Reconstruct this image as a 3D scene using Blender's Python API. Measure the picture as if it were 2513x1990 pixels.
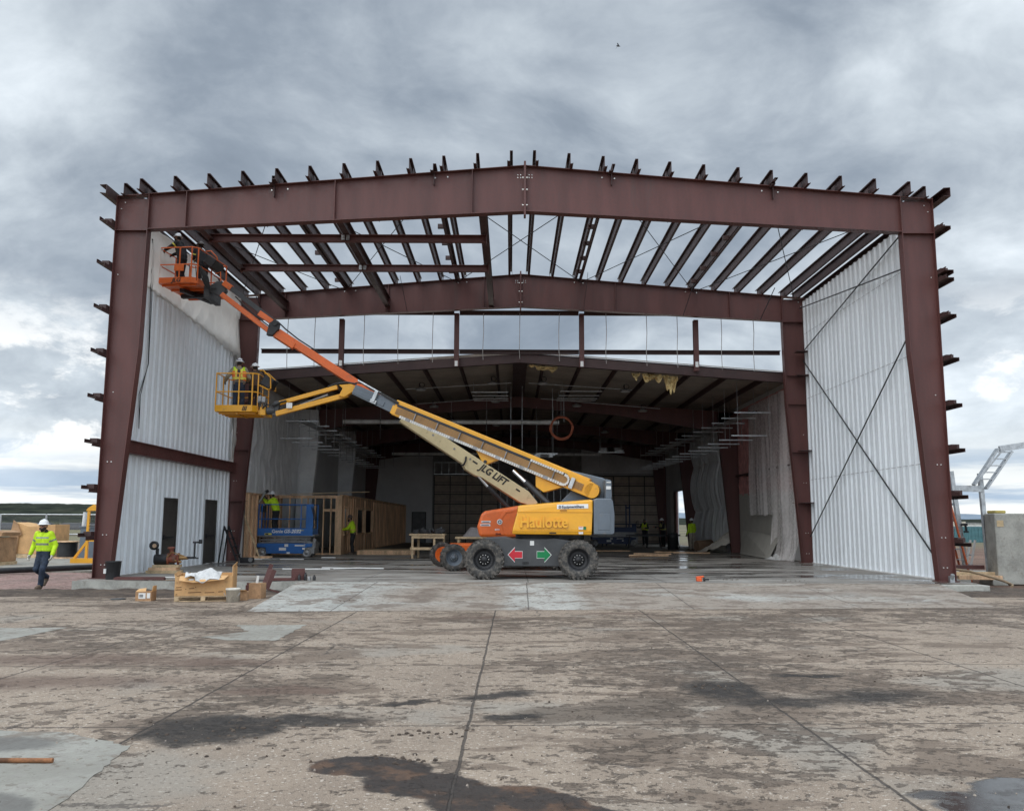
import bpy, bmesh, math, random
from mathutils import Vector as V, Matrix, noise as mnoise
random.seed(7)
R = math.radians
C = bpy.context.scene
COL = C.collection
for o in list(bpy.data.objects): bpy.data.objects.remove(o)

# ------------------------------------------------------------------ camera
pitch, yaw, roll = 0.133632, 0.000809, 0.003543
def _lv(x, y, z):
    c, s = math.cos(pitch), math.sin(pitch); y, z = c*y - s*z, s*y + c*z
    c, s = math.cos(yaw), math.sin(yaw); return V((c*x + s*y, -s*x + c*y, z))
cr_, sr_ = math.cos(roll), math.sin(roll)
rt, up, fw = _lv(cr_, 0, sr_), _lv(-sr_, 0, cr_), _lv(0, 1, 0)
cam = bpy.data.cameras.new('camera'); camo = bpy.data.objects.new('camera', cam); COL.objects.link(camo)
m = Matrix.Identity(4)
for i in range(3): m[i][0] = rt[i]; m[i][1] = up[i]; m[i][2] = -fw[i]
m[2][3] = 1.5
camo.matrix_world = m
cam.sensor_fit = 'HORIZONTAL'; cam.sensor_width = 36; cam.lens = 2142.2*36/2513
cam.clip_start = .1; cam.clip_end = 9000
C.camera = camo
C.view_settings.view_transform = 'Standard'; C.view_settings.look = 'None'
C.view_settings.exposure = 0.62; C.view_settings.gamma = 1
C.cycles.use_denoising = True
C.cycles.max_bounces = 7; C.cycles.diffuse_bounces = 4; C.cycles.glossy_bounces = 3; C.cycles.transmission_bounces = 3
C.cycles.caustics_reflective = False; C.cycles.caustics_refractive = False

# ------------------------------------------------------------------ node helper
class NT:
    def __init__(s, tree): s.t = tree; s.n = tree.nodes; s.l = tree.links
    def new(s, typ, **k):
        n = s.n.new(typ)
        for a, b in k.items(): setattr(n, a, b)
        return n
    def put(s, sock, val):
        if hasattr(val, 'is_output') or isinstance(val, bpy.types.NodeSocket): s.l.new(val, sock)
        elif val is not None:
            try: sock.default_value = val
            except Exception: sock.default_value = (val[0], val[1], val[2], 1)
    def math(s, op, a, b=None, c=None, clamp=False):
        n = s.new('ShaderNodeMath', operation=op, use_clamp=clamp)
        s.put(n.inputs[0], a)
        if b is not None: s.put(n.inputs[1], b)
        if c is not None: s.put(n.inputs[2], c)
        return n.outputs[0]
    def vmath(s, op, a, b=None, scale=None):
        n = s.new('ShaderNodeVectorMath', operation=op)
        s.put(n.inputs[0], a)
        if b is not None: s.put(n.inputs[1], b)
        if scale is not None: s.put(n.inputs['Scale'], scale)
        return n.outputs['Value'] if op in ('DOT_PRODUCT', 'LENGTH', 'DISTANCE') else n.outputs[0]
    def noise(s, vec, scale, detail=5, rough=.55, dist=0.0, col=False):
        n = s.new('ShaderNodeTexNoise'); s.put(n.inputs['Vector'], vec)
        n.inputs['Scale'].default_value = scale; n.inputs['Detail'].default_value = detail
        n.inputs['Roughness'].default_value = rough; n.inputs['Distortion'].default_value = dist
        return n.outputs['Color' if col else 'Fac']
    def voro(s, vec, scale, feature='F1', out='Distance'):
        n = s.new('ShaderNodeTexVoronoi', feature=feature); s.put(n.inputs['Vector'], vec)
        n.inputs['Scale'].default_value = scale
        return n.outputs[out]
    def mix(s, f, a, b, blend='MIX'):
        n = s.new('ShaderNodeMix', data_type='RGBA', blend_type=blend)
        s.put(n.inputs[0], f)
        for i, v in ((6, a), (7, b)):
            if isinstance(v, (tuple, list)): v = (v[0], v[1], v[2], 1)
            s.put(n.inputs[i], v)
        return n.outputs[2]
    def rng(s, v, a, b, c=0.0, d=1.0, smooth=True):
        n = s.new('ShaderNodeMapRange', interpolation_type='SMOOTHSTEP' if smooth else 'LINEAR')
        s.put(n.inputs[0], v)
        for i, x in zip((1, 2, 3, 4), (a, b, c, d)): n.inputs[i].default_value = x
        return n.outputs[0]
    def mapv(s, vec, loc=(0, 0, 0), rot=(0, 0, 0), sc=(1, 1, 1)):
        n = s.new('ShaderNodeMapping'); s.put(n.inputs[0], vec)
        n.inputs[1].default_value = loc; n.inputs[2].default_value = rot; n.inputs[3].default_value = sc
        return n.outputs[0]
    def sep(s, vec):
        n = s.new('ShaderNodeSeparateXYZ'); s.put(n.inputs[0], vec); return n.outputs
    def comb(s, x, y, z):
        n = s.new('ShaderNodeCombineXYZ')
        for i, v in enumerate((x, y, z)): s.put(n.inputs[i], v)
        return n.outputs[0]
    def bump(s, h, strength=.3, dist=.02, nrm=None):
        n = s.new('ShaderNodeBump'); s.put(n.inputs['Height'], h)
        n.inputs['Strength'].default_value = strength; n.inputs['Distance'].default_value = dist
        if nrm is not None: s.put(n.inputs['Normal'], nrm)
        return n.outputs[0]

# ------------------------------------------------------------------ sky and sun
SUN_EL, SUN_AZ = R(48), R(215)          # azimuth measured clockwise from +Y: behind and left of the camera
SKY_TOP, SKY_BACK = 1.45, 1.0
w = bpy.data.worlds.new('World'); C.world = w; w.use_nodes = True
T = NT(w.node_tree); T.n.clear()
sky = T.new('ShaderNodeTexSky', sky_type='NISHITA'); sky.sun_disc = False
sky.sun_elevation = SUN_EL; sky.sun_rotation = SUN_AZ; sky.altitude = 1500
tc = T.new('ShaderNodeTexCoord').outputs['Generated']
sx, sy, sz = T.sep(tc)
zc = T.math('MAXIMUM', sz, 0.0)
den = T.math('ADD', zc, .42)
pl = T.comb(T.math('DIVIDE', sx, den), T.math('DIVIDE', sy, den), T.math('MULTIPLY', zc, .9))
warp = T.noise(pl, 1.5, 4, .55, col=True)
pw = T.vmath('ADD', pl, T.vmath('SCALE', T.vmath('SUBTRACT', warp, (.5, .5, .5)), scale=.24))
big = T.noise(T.mapv(pw, (3.1, 1.7, 0)), 1.5, 3, .5)
mid = T.noise(T.mapv(pw, (7.3, 4.2, 0)), 3.4, 8, .57, .25)
fine = T.noise(T.mapv(pw, (1.3, 9.2, 0)), 11, 6, .6)
cl = T.math('ADD', T.math('ADD', T.math('MULTIPLY', big, .50), T.math('MULTIPLY', mid, .40)), T.math('MULTIPLY', fine, .10))
dirw = T.vmath('ADD', tc, T.vmath('SCALE', T.vmath('SUBTRACT', T.noise(tc, 5, 6, .6, col=True), (.5, .5, .5)), scale=.16))
# broad darker and brighter masses of the cloud deck
for (x_, y_, z_, r_, a_) in ((-.484, .861, .159, .22, -.10), (-.015, .91, .413, .22, -.03), (.462, .86, .216, .10, -.06), (.405, .832, .379, .22, .07), (-.483, .872, .085, .13, .20), (.494, .861, .12, .13, .15),
                             (-.462, .799, .385, .16, .055), (.45, .754, .479, .18, .08), (-.233, .834, .5, .2, -.03), (.277, .837, .473, .16, -.04), (-.02, .882, .47, .13, .04), (-.365, .854, .371, .15, -.03)):
    d_ = T.vmath('DISTANCE', dirw, (x_, y_, z_)); cl = T.math('ADD', cl, T.rng(d_, 0, r_*1.25, a_, 0))
ramp = T.new('ShaderNodeValToRGB'); T.put(ramp.inputs[0], cl)
el = ramp.color_ramp.elements
el[0].position = .315; el[0].color = (.150, .183, .225, 1)
el[1].position = .70; el[1].color = (.84, .88, .90, 1)
for p_, c_ in ((.415, (.228, .268, .318)), (.475, (.322, .366, .415)), (.535, (.44, .49, .535)), (.605, (.60, .655, .70))):
    e = el.new(p_); e.color = (*c_, 1)
cloud = ramp.outputs[0]
hz = T.noise(T.mapv(T.comb(sx, sy, T.math('MULTIPLY', sz, 12)), (0, 0, 0)), 3.2, 6, .58)
cloud = T.mix(T.math('MULTIPLY', T.rng(zc, .01, .12, 1, 0), .85), cloud, T.mix(T.rng(hz, .42, .58), (.33, .43, .57), (.86, .87, .85)))
bk = T.noise(T.mapv(tc, (.3, .2, .1), sc=(1, 1, 2.0)), 8, 8, .62, .3)
bm_ = T.math('MULTIPLY', T.math('MULTIPLY', T.rng(bk, .48, .60), T.rng(zc, .045, .085)), T.math('MULTIPLY', T.rng(zc, .15, .26, 1, 0), T.rng(T.math('ABSOLUTE', sx), .28, .42)))
cloud = T.mix(T.math('MULTIPLY', bm_, .8), cloud, (.95, .95, .93))
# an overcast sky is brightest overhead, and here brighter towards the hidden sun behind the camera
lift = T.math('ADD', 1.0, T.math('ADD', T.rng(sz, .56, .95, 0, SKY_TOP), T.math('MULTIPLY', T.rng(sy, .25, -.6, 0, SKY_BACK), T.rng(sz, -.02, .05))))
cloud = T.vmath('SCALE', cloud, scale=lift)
below = T.rng(sz, -.02, .0, 1, 0)
cloud = T.mix(below, cloud, (.16, .14, .12))
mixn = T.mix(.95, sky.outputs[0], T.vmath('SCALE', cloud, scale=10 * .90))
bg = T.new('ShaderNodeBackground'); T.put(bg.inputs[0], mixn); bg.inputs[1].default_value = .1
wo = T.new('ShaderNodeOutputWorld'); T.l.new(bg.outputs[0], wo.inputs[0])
sun = bpy.data.lights.new('sun', 'SUN'); sun.energy = .9; sun.angle = R(60); sun.color = (1, .965, .92)
suno = bpy.data.objects.new('sun', sun); COL.objects.link(suno)
sd = V((math.sin(SUN_AZ)*math.cos(SUN_EL), math.cos(SUN_AZ)*math.cos(SUN_EL), math.sin(SUN_EL)))
suno.rotation_euler = sd.to_track_quat('Z', 'Y').to_euler()

# ------------------------------------------------------------------ materials
MATS = {}
def pmat(name, col, rough=.55, metal=0.0, var=.16, scale=2.5, bump=0.0, bscale=60, dirt=None, dcol=(.16, .12, .09), coat=0, spec=.5, alpha=None, streak=False):
    if name in MATS: return MATS[name]
    mt = bpy.data.materials.new(name); mt.use_nodes = True
    t = NT(mt.node_tree); b = t.n['Principled BSDF']
    g = t.new('ShaderNodeTexCoord').outputs['Object']
    vec = t.mapv(g, sc=(1, 1, .18)) if streak else g
    n1 = t.noise(vec, scale, 7, .6)
    n2 = t.noise(g, scale*9, 4, .6)
    f = t.math('ADD', t.math('MULTIPLY', n1, .7), t.math('MULTIPLY', n2, .3))
    a = tuple(max(0, c*(1-var*1.6)) for c in col); c2 = tuple(min(1, c*(1+var*1.6)) for c in col)
    colr = t.mix(t.rng(f, .3, .7), a, c2)
    rr = t.rng(n2, .3, .7, max(.03, rough-.1), min(1, rough+.12))
    if dirt:
        dn = t.noise(vec, scale*1.7, 9, .68)
        dm = t.math('MULTIPLY', t.rng(dn, .62-dirt*.3, .74-dirt*.2), .75)
        colr = t.mix(dm, colr, dcol)
    t.put(b.inputs['Base Color'], colr); t.put(b.inputs['Roughness'], rr)
    b.inputs['Metallic'].default_value = metal
    b.inputs['Specular IOR Level'].default_value = spec
    if coat: b.inputs['Coat Weight'].default_value = coat; b.inputs['Coat Roughness'].default_value = .15
    if bump:
        t.put(b.inputs['Normal'], t.bump(t.noise(g, bscale, 5, .6), bump, .01))
    if alpha is not None: b.inputs['Alpha'].default_value = alpha
    MATS[name] = mt
    return mt
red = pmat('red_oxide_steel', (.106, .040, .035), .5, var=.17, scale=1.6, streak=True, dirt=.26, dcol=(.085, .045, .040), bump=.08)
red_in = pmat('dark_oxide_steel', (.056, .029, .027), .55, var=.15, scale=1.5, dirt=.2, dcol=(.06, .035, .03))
galv = pmat('galvanised_steel', (.50, .52, .53), .38, .75, var=.18, scale=6)
bolt_m = pmat('bolt_zinc', (.75, .74, .70), .35, .6)
white_panel = pmat('white_liner_steel', (.80, .84, .87), .40, var=.05, scale=.8, dirt=.05, dcol=(.5, .5, .48), streak=True)
blackp = pmat('black_paint', (.018, .018, .02), .5, var=.3, scale=4)
rubber = pmat('tyre_rubber', (.045, .044, .042), .85, var=.3, scale=5, dirt=.62, dcol=(.17, .15, .13), bump=.3, bscale=40)
yellow = pmat('yellow_paint', (.76, .36, .012), .38, var=.05, scale=1.4, dirt=.05, dcol=(.35, .2, .06), coat=.25)
orange = pmat('orange_paint', (.76, .15, .025), .42, var=.08, scale=1.6, dirt=.14, dcol=(.30, .12, .06), coat=.15)
cream = pmat('cream_paint', (.64, .54, .32), .45, var=.06, scale=2, dirt=.12, dcol=(.35, .28, .16))
grey = pmat('slate_grey_paint', (.125, .150, .178), .45, var=.08, scale=2, dirt=.1, dcol=(.2, .18, .16))
dgrey = pmat('dark_grey_paint', (.058, .060, .063), .55, var=.15, scale=2, dirt=.16, dcol=(.13, .12, .105))
blue = pmat('blue_paint', (.022, .13, .40), .4, var=.08, scale=2, dirt=.15, dcol=(.12, .13, .16), coat=.2)
white = pmat('white_paint', (.78, .78, .76), .45, var=.05)
chrome = pmat('chrome_rod', (.75, .76, .78), .15, 1.0, var=.05)
hosem = pmat('hose_rubber', (.02, .02, .02), .6)
steelg = pmat('grey_steel', (.28, .28, .28), .45, .5, var=.2)
timber = pmat('pine_timber', (.70, .46, .28), .75, var=.28, scale=3, streak=True, bump=.1)
ply = pmat('timber_panel', (.64, .40, .24), .8, var=.35, scale=2.2, streak=True)
pale_timber = pmat('pale_lumber', (.58, .43, .26), .75, var=.22, scale=4)
card = pmat('cardboard', (.60, .36, .165), .85, var=.12, scale=2, dirt=.12, dcol=(.30, .17, .08))
card2 = pmat('weathered_cardboard', (.40, .24, .13), .9, var=.2, scale=2, dirt=.3, dcol=(.24, .14, .08))
plast = pmat('white_plastic_sheet', (.58, .58, .57), .35, var=.15, scale=2, bump=.4, bscale=5)
vinyl = pmat('white_vinyl_insulation', (.76, .77, .77), .4, var=.08, scale=1.2, bump=.25, bscale=2.0)
concrete = pmat('footing_concrete', (.36, .355, .32), .85, var=.18, scale=2.2, dirt=.3, dcol=(.24, .22, .19), bump=.25, bscale=35)
skin = pmat('skin', (.36, .19, .125), .55, var=.1, scale=20)
hiviz = pmat('lime_hi_vis_fabric', (.52, .78, .02), .8, var=.1, scale=8, bump=.25, bscale=22)
hiviz2 = pmat('orange_hi_vis_fabric', (.8, .2, .05), .8, var=.1, scale=8)
reflect = pmat('reflective_tape', (.26, .29, .24), .35, .3)
yreflect = pmat('yellow_reflective_tape', (.72, .66, .10), .5)
denim = pmat('dark_denim', (.022, .034, .058), .85, var=.35, scale=9, bump=.3, bscale=25)
darkcloth = pmat('dark_work_cloth', (.022, .022, .024), .9, var=.3, scale=9, bump=.2, bscale=25)
greycloth = pmat('khaki_work_cloth', (.27, .24, .18), .9, var=.2, scale=9, bump=.2, bscale=25)
hatw = pmat('hard_hat_white', (.80, .81, .82), .3, var=.04)
hatd = pmat('hard_hat_dark', (.10, .08, .07), .4, var=.2)
leather = pmat('boot_leather', (.12, .085, .06), .8, var=.3, scale=10, dirt=.3, dcol=(.3, .25, .2))
glovem = pmat('work_glove', (.55, .52, .46), .85, var=.2, scale=14)
hairm = pmat('dark_hair', (.02, .015, .012), .8)
glassd = pmat('dark_lens', (.01, .01, .012), .1)
insulp = pmat('pink_insulation', (.55, .26, .24), .95, var=.2, scale=3, bump=.5, bscale=9)
insuly = pmat('yellow_insulation', (.62, .47, .22), .95, var=.25, scale=5, bump=.6, bscale=14)
drywall = pmat('drywall', (.40, .385, .345), .9, var=.06)

# ------------------------------------------------------------------ mesh helper
def frame(a, b, upv=(0, 0, 1)):
    a = V(a); b = V(b); e1 = (b-a).normalized(); u = V(upv)
    if abs(e1.dot(u)) > .999: u = V((0, 1, 0))
    e2 = u.cross(e1).normalized(); e3 = e1.cross(e2).normalized()
    return a, e1, e2, e3, (b-a).length

class MB:
    def __init__(s): s.v = []; s.f = []; s.m = []; s.sm = []
    def add(s, vs, fs, mi=0, smooth=False):
        k = len(s.v); s.v += [tuple(x) for x in vs]
        for f in fs: s.f.append([i+k for i in f]); s.m.append(mi); s.sm.append(smooth)
        return s
    def bx(s, x0, x1, y0, y1, z0, z1, mi=0):
        vs = [(x, y, z) for x in (x0, x1) for y in (y0, y1) for z in (z0, z1)]
        return s.add(vs, [(0, 1, 3, 2), (4, 6, 7, 5), (0, 4, 5, 1), (2, 3, 7, 6), (0, 2, 6, 4), (1, 5, 7, 3)], mi)
    def box(s, c, d, rot=None, mi=0):
        vs = [V((x*d[0]/2, y*d[1]/2, z*d[2]/2)) for x in (-1, 1) for y in (-1, 1) for z in (-1, 1)]
        if rot is not None: vs = [rot @ v for v in vs]
        return s.add([v+V(c) for v in vs], [(0, 1, 3, 2), (4, 6, 7, 5), (0, 4, 5, 1), (2, 3, 7, 6), (0, 2, 6, 4), (1, 5, 7, 3)], mi)
    def bar(s, a, b, w, h, upv=(0, 0, 1), mi=0, w2=None, h2=None, off=(0, 0)):
        a, e1, e2, e3, L = frame(a, b, upv); b = V(b); w2 = w2 or w; h2 = h2 or h
        vs = []
        for p, ww, hh in ((a, w, h), (b, w2, h2)):
            p = p + e2*off[0] + e3*off[1]
            vs += [p+e2*x*ww/2+e3*y*hh/2 for x, y in ((-1, -1), (1, -1), (1, 1), (-1, 1))]
        return s.add(vs, [(3, 2, 1, 0), (4, 5, 6, 7), (0, 1, 5, 4), (1, 2, 6, 5), (2, 3, 7, 6), (3, 0, 4, 7)], mi)
    def sweep(s, prof, a, b, upv=(0, 0, 1), mi=0):
        a, e1, e2, e3, L = frame(a, b, upv); b = V(b); n = len(prof)
        vs = [a+e2*x+e3*y for x, y in prof] + [b+e2*x+e3*y for x, y in prof]
        fs = [(i, (i+1) % n, n+(i+1) % n, n+i) for i in range(n)] + [tuple(range(n-1, -1, -1)), tuple(range(n, 2*n))]
        return s.add(vs, fs, mi)
    def ibeam(s, a, b, w, h, t=.015, upv=(0, 0, 1), mi=0):
        W, H, q = w/2, h/2, t/2
        return s.sweep([(-W, -H), (W, -H), (W, -H+t), (q, -H+t), (q, H-t), (W, H-t), (W, H), (-W, H), (-W, H-t), (-q, H-t), (-q, -H+t), (-W, -H+t)], a, b, upv, mi)
    def zee(s, a, b, w, h, t=.008, flip=1, upv=(0, 0, 1), mi=0):
        H = h/2
        p = [(0, -H), (w, -H), (w, -H+.03), (w-t, -H+.03), (w-t, -H+t), (t, -H+t), (t, H), (-w+t, H), (-w+t, H-.03), (-w+2*t, H-.03), (-w+2*t, H-t), (0, H-t)]
        if flip < 0: p = [(-x, y) for x, y in p][::-1]
        return s.sweep(p, a, b, upv, mi)
    def tube(s, pts, r, n=8, mi=0, closed=False, smooth=True):
        pts = [V(p) for p in pts]; m_ = len(pts); rs = r if isinstance(r, (list, tuple)) else [r]*m_
        vs = []; e2p = None
        for i, p in enumerate(pts):
            if closed: d = pts[(i+1) % m_]-pts[i-1]
            else: d = pts[min(i+1, m_-1)]-pts[max(i-1, 0)]
            d = d.normalized() if d.length > 1e-9 else V((0, 0, 1))
            if e2p is None:
                u = V((0, 0, 1)) if abs(d.z) < .95 else V((0, 1, 0))
                e2 = u.cross(d).normalized()
            else:
                e2 = e2p - d*e2p.dot(d); e2 = e2.normalized() if e2.length > 1e-6 else V((1, 0, 0))
            e2p = e2; e3 = d.cross(e2)
            vs += [p+(e2*math.cos(2*math.pi*k/n)+e3*math.sin(2*math.pi*k/n))*rs[i] for k in range(n)]
        fs = []
        for i in range(m_ if closed else m_-1):
            j = (i+1) % m_
            fs += [(i*n+k, i*n+(k+1) % n, j*n+(k+1) % n, j*n+k) for k in range(n)]
        s.add(vs, fs, mi, smooth)
        if not closed: s.add(vs[:n], [tuple(range(n-1, -1, -1))], mi); s.add(vs[-n:], [tuple(range(n))], mi)
        return s
    def cyl(s, a, b, r, n=16, mi=0, r2=None): return s.tube([a, b], [r, r2 if r2 is not None else r], n, mi)
    def lathe(s, prof, o, axis, n=24, mi=0, smooth=True, closed=False, cap=True):
        o = V(o); ax = V(axis).normalized(); u = V((0, 0, 1)) if abs(ax.z) < .9 else V((1, 0, 0))
        e2 = u.cross(ax).normalized(); e3 = ax.cross(e2); vs = []; m_ = len(prof)
        for r, h in prof: vs += [o+ax*h+(e2*math.cos(2*math.pi*k/n)+e3*math.sin(2*math.pi*k/n))*r for k in range(n)]
        fs = []
        for i in range(m_ if closed else m_-1):
            j = (i+1) % m_
            fs += [(i*n+k, i*n+(k+1) % n, j*n+(k+1) % n, j*n+k) for k in range(n)]
        s.add(vs, fs, mi, smooth)
        if not closed and cap:
            if prof[0][0] > 1e-5: s.add(vs[:n], [tuple(range(n-1, -1, -1))], mi)
            if prof[-1][0] > 1e-5: s.add(vs[-n:], [tuple(range(n))], mi)
        return s
    def prism(s, pts, vec, mi=0):
        pts = [V(p) for p in pts]; vec = V(vec); n = len(pts)
        vs = pts + [p+vec for p in pts]
        return s.add(vs, [tuple(range(n-1, -1, -1)), tuple(range(n, 2*n))] + [(i, (i+1) % n, n+(i+1) % n, n+i) for i in range(n)], mi)
    def xz(s, pts, y0, y1, mi=0): return s.prism([(x, y0, z) for x, z in pts], (0, y1-y0, 0), mi)
    def grid(s, fn, nu, nv, mi=0, smooth=True):
        vs = [fn(i/nu, j/nv) for j in range(nv+1) for i in range(nu+1)]
        fs = [(j*(nu+1)+i, j*(nu+1)+i+1, (j+1)*(nu+1)+i+1, (j+1)*(nu+1)+i) for j in range(nv) for i in range(nu)]
        return s.add(vs, fs, mi, smooth)
    def build(s, name, mats, parent=None, bevel=0.0, solid=0.0, recalc=True):
        if not isinstance(mats, (list, tuple)): mats = [mats]
        org = V((0, 0, 0)); q = parent
        while q is not None: org += q.location; q = q.parent
        me = bpy.data.meshes.new(name)
        me.from_pydata([(x-org.x, y-org.y, z-org.z) for x, y, z in s.v], [], s.f)
        for mt in mats: me.materials.append(mt)
        me.polygons.foreach_set('material_index', s.m); me.polygons.foreach_set('use_smooth', s.sm)
        if recalc:
            bm = bmesh.new(); bm.from_mesh(me); bmesh.ops.recalc_face_normals(bm, faces=bm.faces); bm.to_mesh(me); bm.free()
        me.update()
        o = bpy.data.objects.new(name, me); COL.objects.link(o)
        if parent is not None: o.parent = parent
        if solid: md = o.modifiers.new('solid', 'SOLIDIFY'); md.thickness = solid; md.offset = 0
        if bevel: md = o.modifiers.new('bevel', 'BEVEL'); md.width = bevel; md.segments = 2; md.limit_method = 'ANGLE'; md.angle_limit = R(40)
        return o
def tag(o, label, cat, group=None, kind=None):
    if label: o['label'] = label
    if cat: o['category'] = cat
    if group: o['group'] = group
    if kind: o['kind'] = kind
    return o
def thing(name, label, cat, loc=(0, 0, 0), group=None):
    o = bpy.data.objects.new(name, None); COL.objects.link(o); o.location = loc; o.empty_display_size = .2
    return tag(o, label, cat, group)
def struct(o, kind='structure'): o['kind'] = kind; return o
def copy_tree(o, parent=None):
    c = o.copy(); COL.objects.link(c)
    if parent is not None: c.parent = parent
    for ch in list(o.children): copy_tree(ch, c)
    return c
def text(name, s, size, o, xdir, ydir, mat, parent, ext=.004, bold=0.0, shear=0.0, space=1.0, align='LEFT', sx=1.0):
    cu = bpy.data.curves.new(name, 'FONT'); cu.body = s; cu.size = size; cu.extrude = ext; cu.offset = bold; cu.shear = shear
    cu.space_character = space; cu.align_x = align; cu.resolution_u = 3
    tmp = bpy.data.objects.new('tmp', cu); COL.objects.link(tmp)
    me = bpy.data.meshes.new_from_object(tmp.evaluated_get(bpy.context.evaluated_depsgraph_get()))
    bpy.data.objects.remove(tmp)
    xd = V(xdir).normalized(); yd = V(ydir); yd = (yd-xd*yd.dot(xd)).normalized(); zd = xd.cross(yd)
    org = V((0, 0, 0)); q = parent
    while q is not None: org += q.location; q = q.parent
    for v in me.vertices: c = v.co.copy(); v.co = V(o)-org+xd*c.x*sx+yd*c.y+zd*c.z
    me.name = name; me.materials.clear(); me.materials.append(mat)
    ob = bpy.data.objects.new(name, me); COL.objects.link(ob); ob.parent = parent
    return ob
# ------------------------------------------------------------------ ground materials
def gmat(name, build):
    mt = bpy.data.materials.new(name); mt.use_nodes = True; t = NT(mt.node_tree); b = t.n['Principled BSDF']
    pos = t.new('ShaderNodeNewGeometry').outputs['Position']
    build(t, b, pos); return mt
def blobs(t, pos, lst, wob=.5, wsc=1.4):
    """union of ragged-edged patches; lst of (x, y, rx, ry, rot, softness)"""
    nz = t.noise(pos, wsc, 9, .66, col=True)
    p = t.vmath('ADD', pos, t.vmath('SCALE', t.vmath('SUBTRACT', nz, (.5, .5, .5)), scale=wob*2))
    acc = None
    for (x, y, rx, ry, rot, so) in lst:
        q = t.mapv(t.vmath('SUBTRACT', p, (x, y, 0)), rot=(0, 0, -rot)); q = t.vmath('MULTIPLY', q, (1/rx, 1/ry, 0))
        d = t.rng(t.vmath('LENGTH', q), 1-so, 1+so*.4, 1, 0)
        acc = d if acc is None else t.math('MAXIMUM', acc, d)
    return acc
def lines(t, comp, vals, pos, wd=.016):
    acc = None
    w_ = t.math('MULTIPLY', t.math('SUBTRACT', t.noise(pos, 2.2, 6, .7), .5), .05)
    c = t.math('ADD', comp, w_)
    for v in vals:
        d = t.rng(t.math('ABSOLUTE', t.math('SUBTRACT', c, v)), wd*.4, wd, 1, 0)
        acc = d if acc is None else t.math('MAXIMUM', acc, d)
    return acc
def yard_nodes(t, b, pos):
    x, y, z = t.sep(pos)
    n0 = t.noise(pos, .30, 6, .55); n1 = t.noise(pos, 1.1, 10, .66); n2 = t.noise(pos, 6, 8, .7); n3 = t.noise(pos, 55, 3, .6)
    f = t.math('ADD', t.math('MULTIPLY', n0, .45), t.math('MULTIPLY', n1, .55))
    col = t.mix(t.rng(f, .36, .64), (.205, .152, .110), (.345, .268, .200))
    grain = t.noise(pos, 120, 2, .7); col = t.mix(.34, col, t.mix(t.rng(grain, .3, .7), (.10, .078, .060), (.62, .52, .42)))
    ch = t.noise(t.mapv(pos, (8, 1, 0)), 34, 2, .5); col = t.mix(t.rng(ch, .62, .68, 0, .7), col, (.62, .55, .47))
    grn = t.noise(t.mapv(pos, (9, 3, 0)), .5, 5, .5); col = t.mix(t.rng(grn, .54, .66, 0, .6), col, (.285, .262, .225))
    cover = t.rng(t.noise(t.mapv(pos, (4, 4, 0)), .22, 4, .5), .36, .62, -.035, .06)
    nearc = t.rng(y, 5.2, 8.5, -.045, .012); cover = t.math('ADD', cover, nearc)
    ang_ = t.mapv(pos, rot=(0, 0, .35), sc=(.72, 1.25, 1))
    # tracked-in earth: ragged patches, then smaller smears, then clods and flecks
    A = t.math('ADD', t.noise(ang_, .80, 13, .68, .25), cover); am = t.rng(A, .535, .575, 0, 1)
    B = t.math('ADD', t.noise(t.mapv(pos, (5, 2, 0), sc=(.75, 1.2, 1)), 2.4, 11, .70, .2), cover); bm = t.rng(B, .57, .60, 0, 1)
    Cn = t.math('ADD', t.noise(t.mapv(pos, (1, 8, 0)), 8.5, 6, .66, .3), t.math('MULTIPLY', cover, .8)); cm = t.rng(Cn, .585, .625, 0, 1)
    D = t.noise(t.mapv(pos, (3, 3, 0)), 25, 4, .6); dm_ = t.rng(D, .60, .65, 0, 1)
    mud = t.mix(t.noise(pos, 2.0, 5, .6), (.112, .078, .056), (.205, .155, .115))
    col = t.mix(t.math('MULTIPLY', am, .74), col, mud); col = t.mix(t.math('MULTIPLY', bm, .78), col, (.122, .090, .067))
    col = t.mix(t.math('MULTIPLY', cm, .80), col, (.105, .080, .060)); col = t.mix(t.math('MULTIPLY', dm_, .55), col, (.12, .095, .075))
    sm2 = t.math('ADD', t.math('MULTIPLY', bm, .4), t.math('ADD', t.math('MULTIPLY', cm, .45), t.math('MULTIPLY', dm_, .2)))
    red_ = blobs(t, pos, [(-5.6, 11.2, 1.9, .55, .05, .7), (-3.6, 11.0, 1.0, .4, 0, .7), (-5.3, 9.6, 2.3, .5, .1, .8), (-2.3, 9.2, .7, .25, .1, .4), (2.0, 17.0, .8, .2, 0, .7), (-.6, 16.2, .7, .3, 0, .6)], .35, 2.2)
    col = t.mix(t.math('MULTIPLY', red_, .8), col, (.140, .092, .068))
    dk = blobs(t, pos, [(-2.5, 7.5, .60, .58, .2, .25), (-1.8, 7.85, .75, .24, .1, .5), (2.2, 9.35, .45, .62, .2, .4), (2.6, 8.7, .7, .3, 0, .8),
                        (-.15, 9.0, .5, .2, .4, .5), (.05, 8.05, .3, .14, .2, .4), (3.6, 9.0, .9, .4, .3, .9), (3.4, 10.2, .45, .12, 0, .4), (-1.0, 8.6, .3, .1, .3, .4)], .3, 2.6)
    brn = blobs(t, pos, [(.85, 8.22, .95, .38, .12, .18), (1.3, 8.7, .6, .25, .1, .3), (.2, 7.9, .4, .12, .1, .3)], .22, 2.0)
    col = t.mix(t.math('MULTIPLY', brn, .78), col, (.112, .086, .065))
    dn = t.math('MULTIPLY', dk, t.rng(t.noise(pos, 5, 8, .72), .30, .50, .45, 1))
    col = t.mix(t.math('MULTIPLY', dn, .93), col, (.030, .025, .022))
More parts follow.
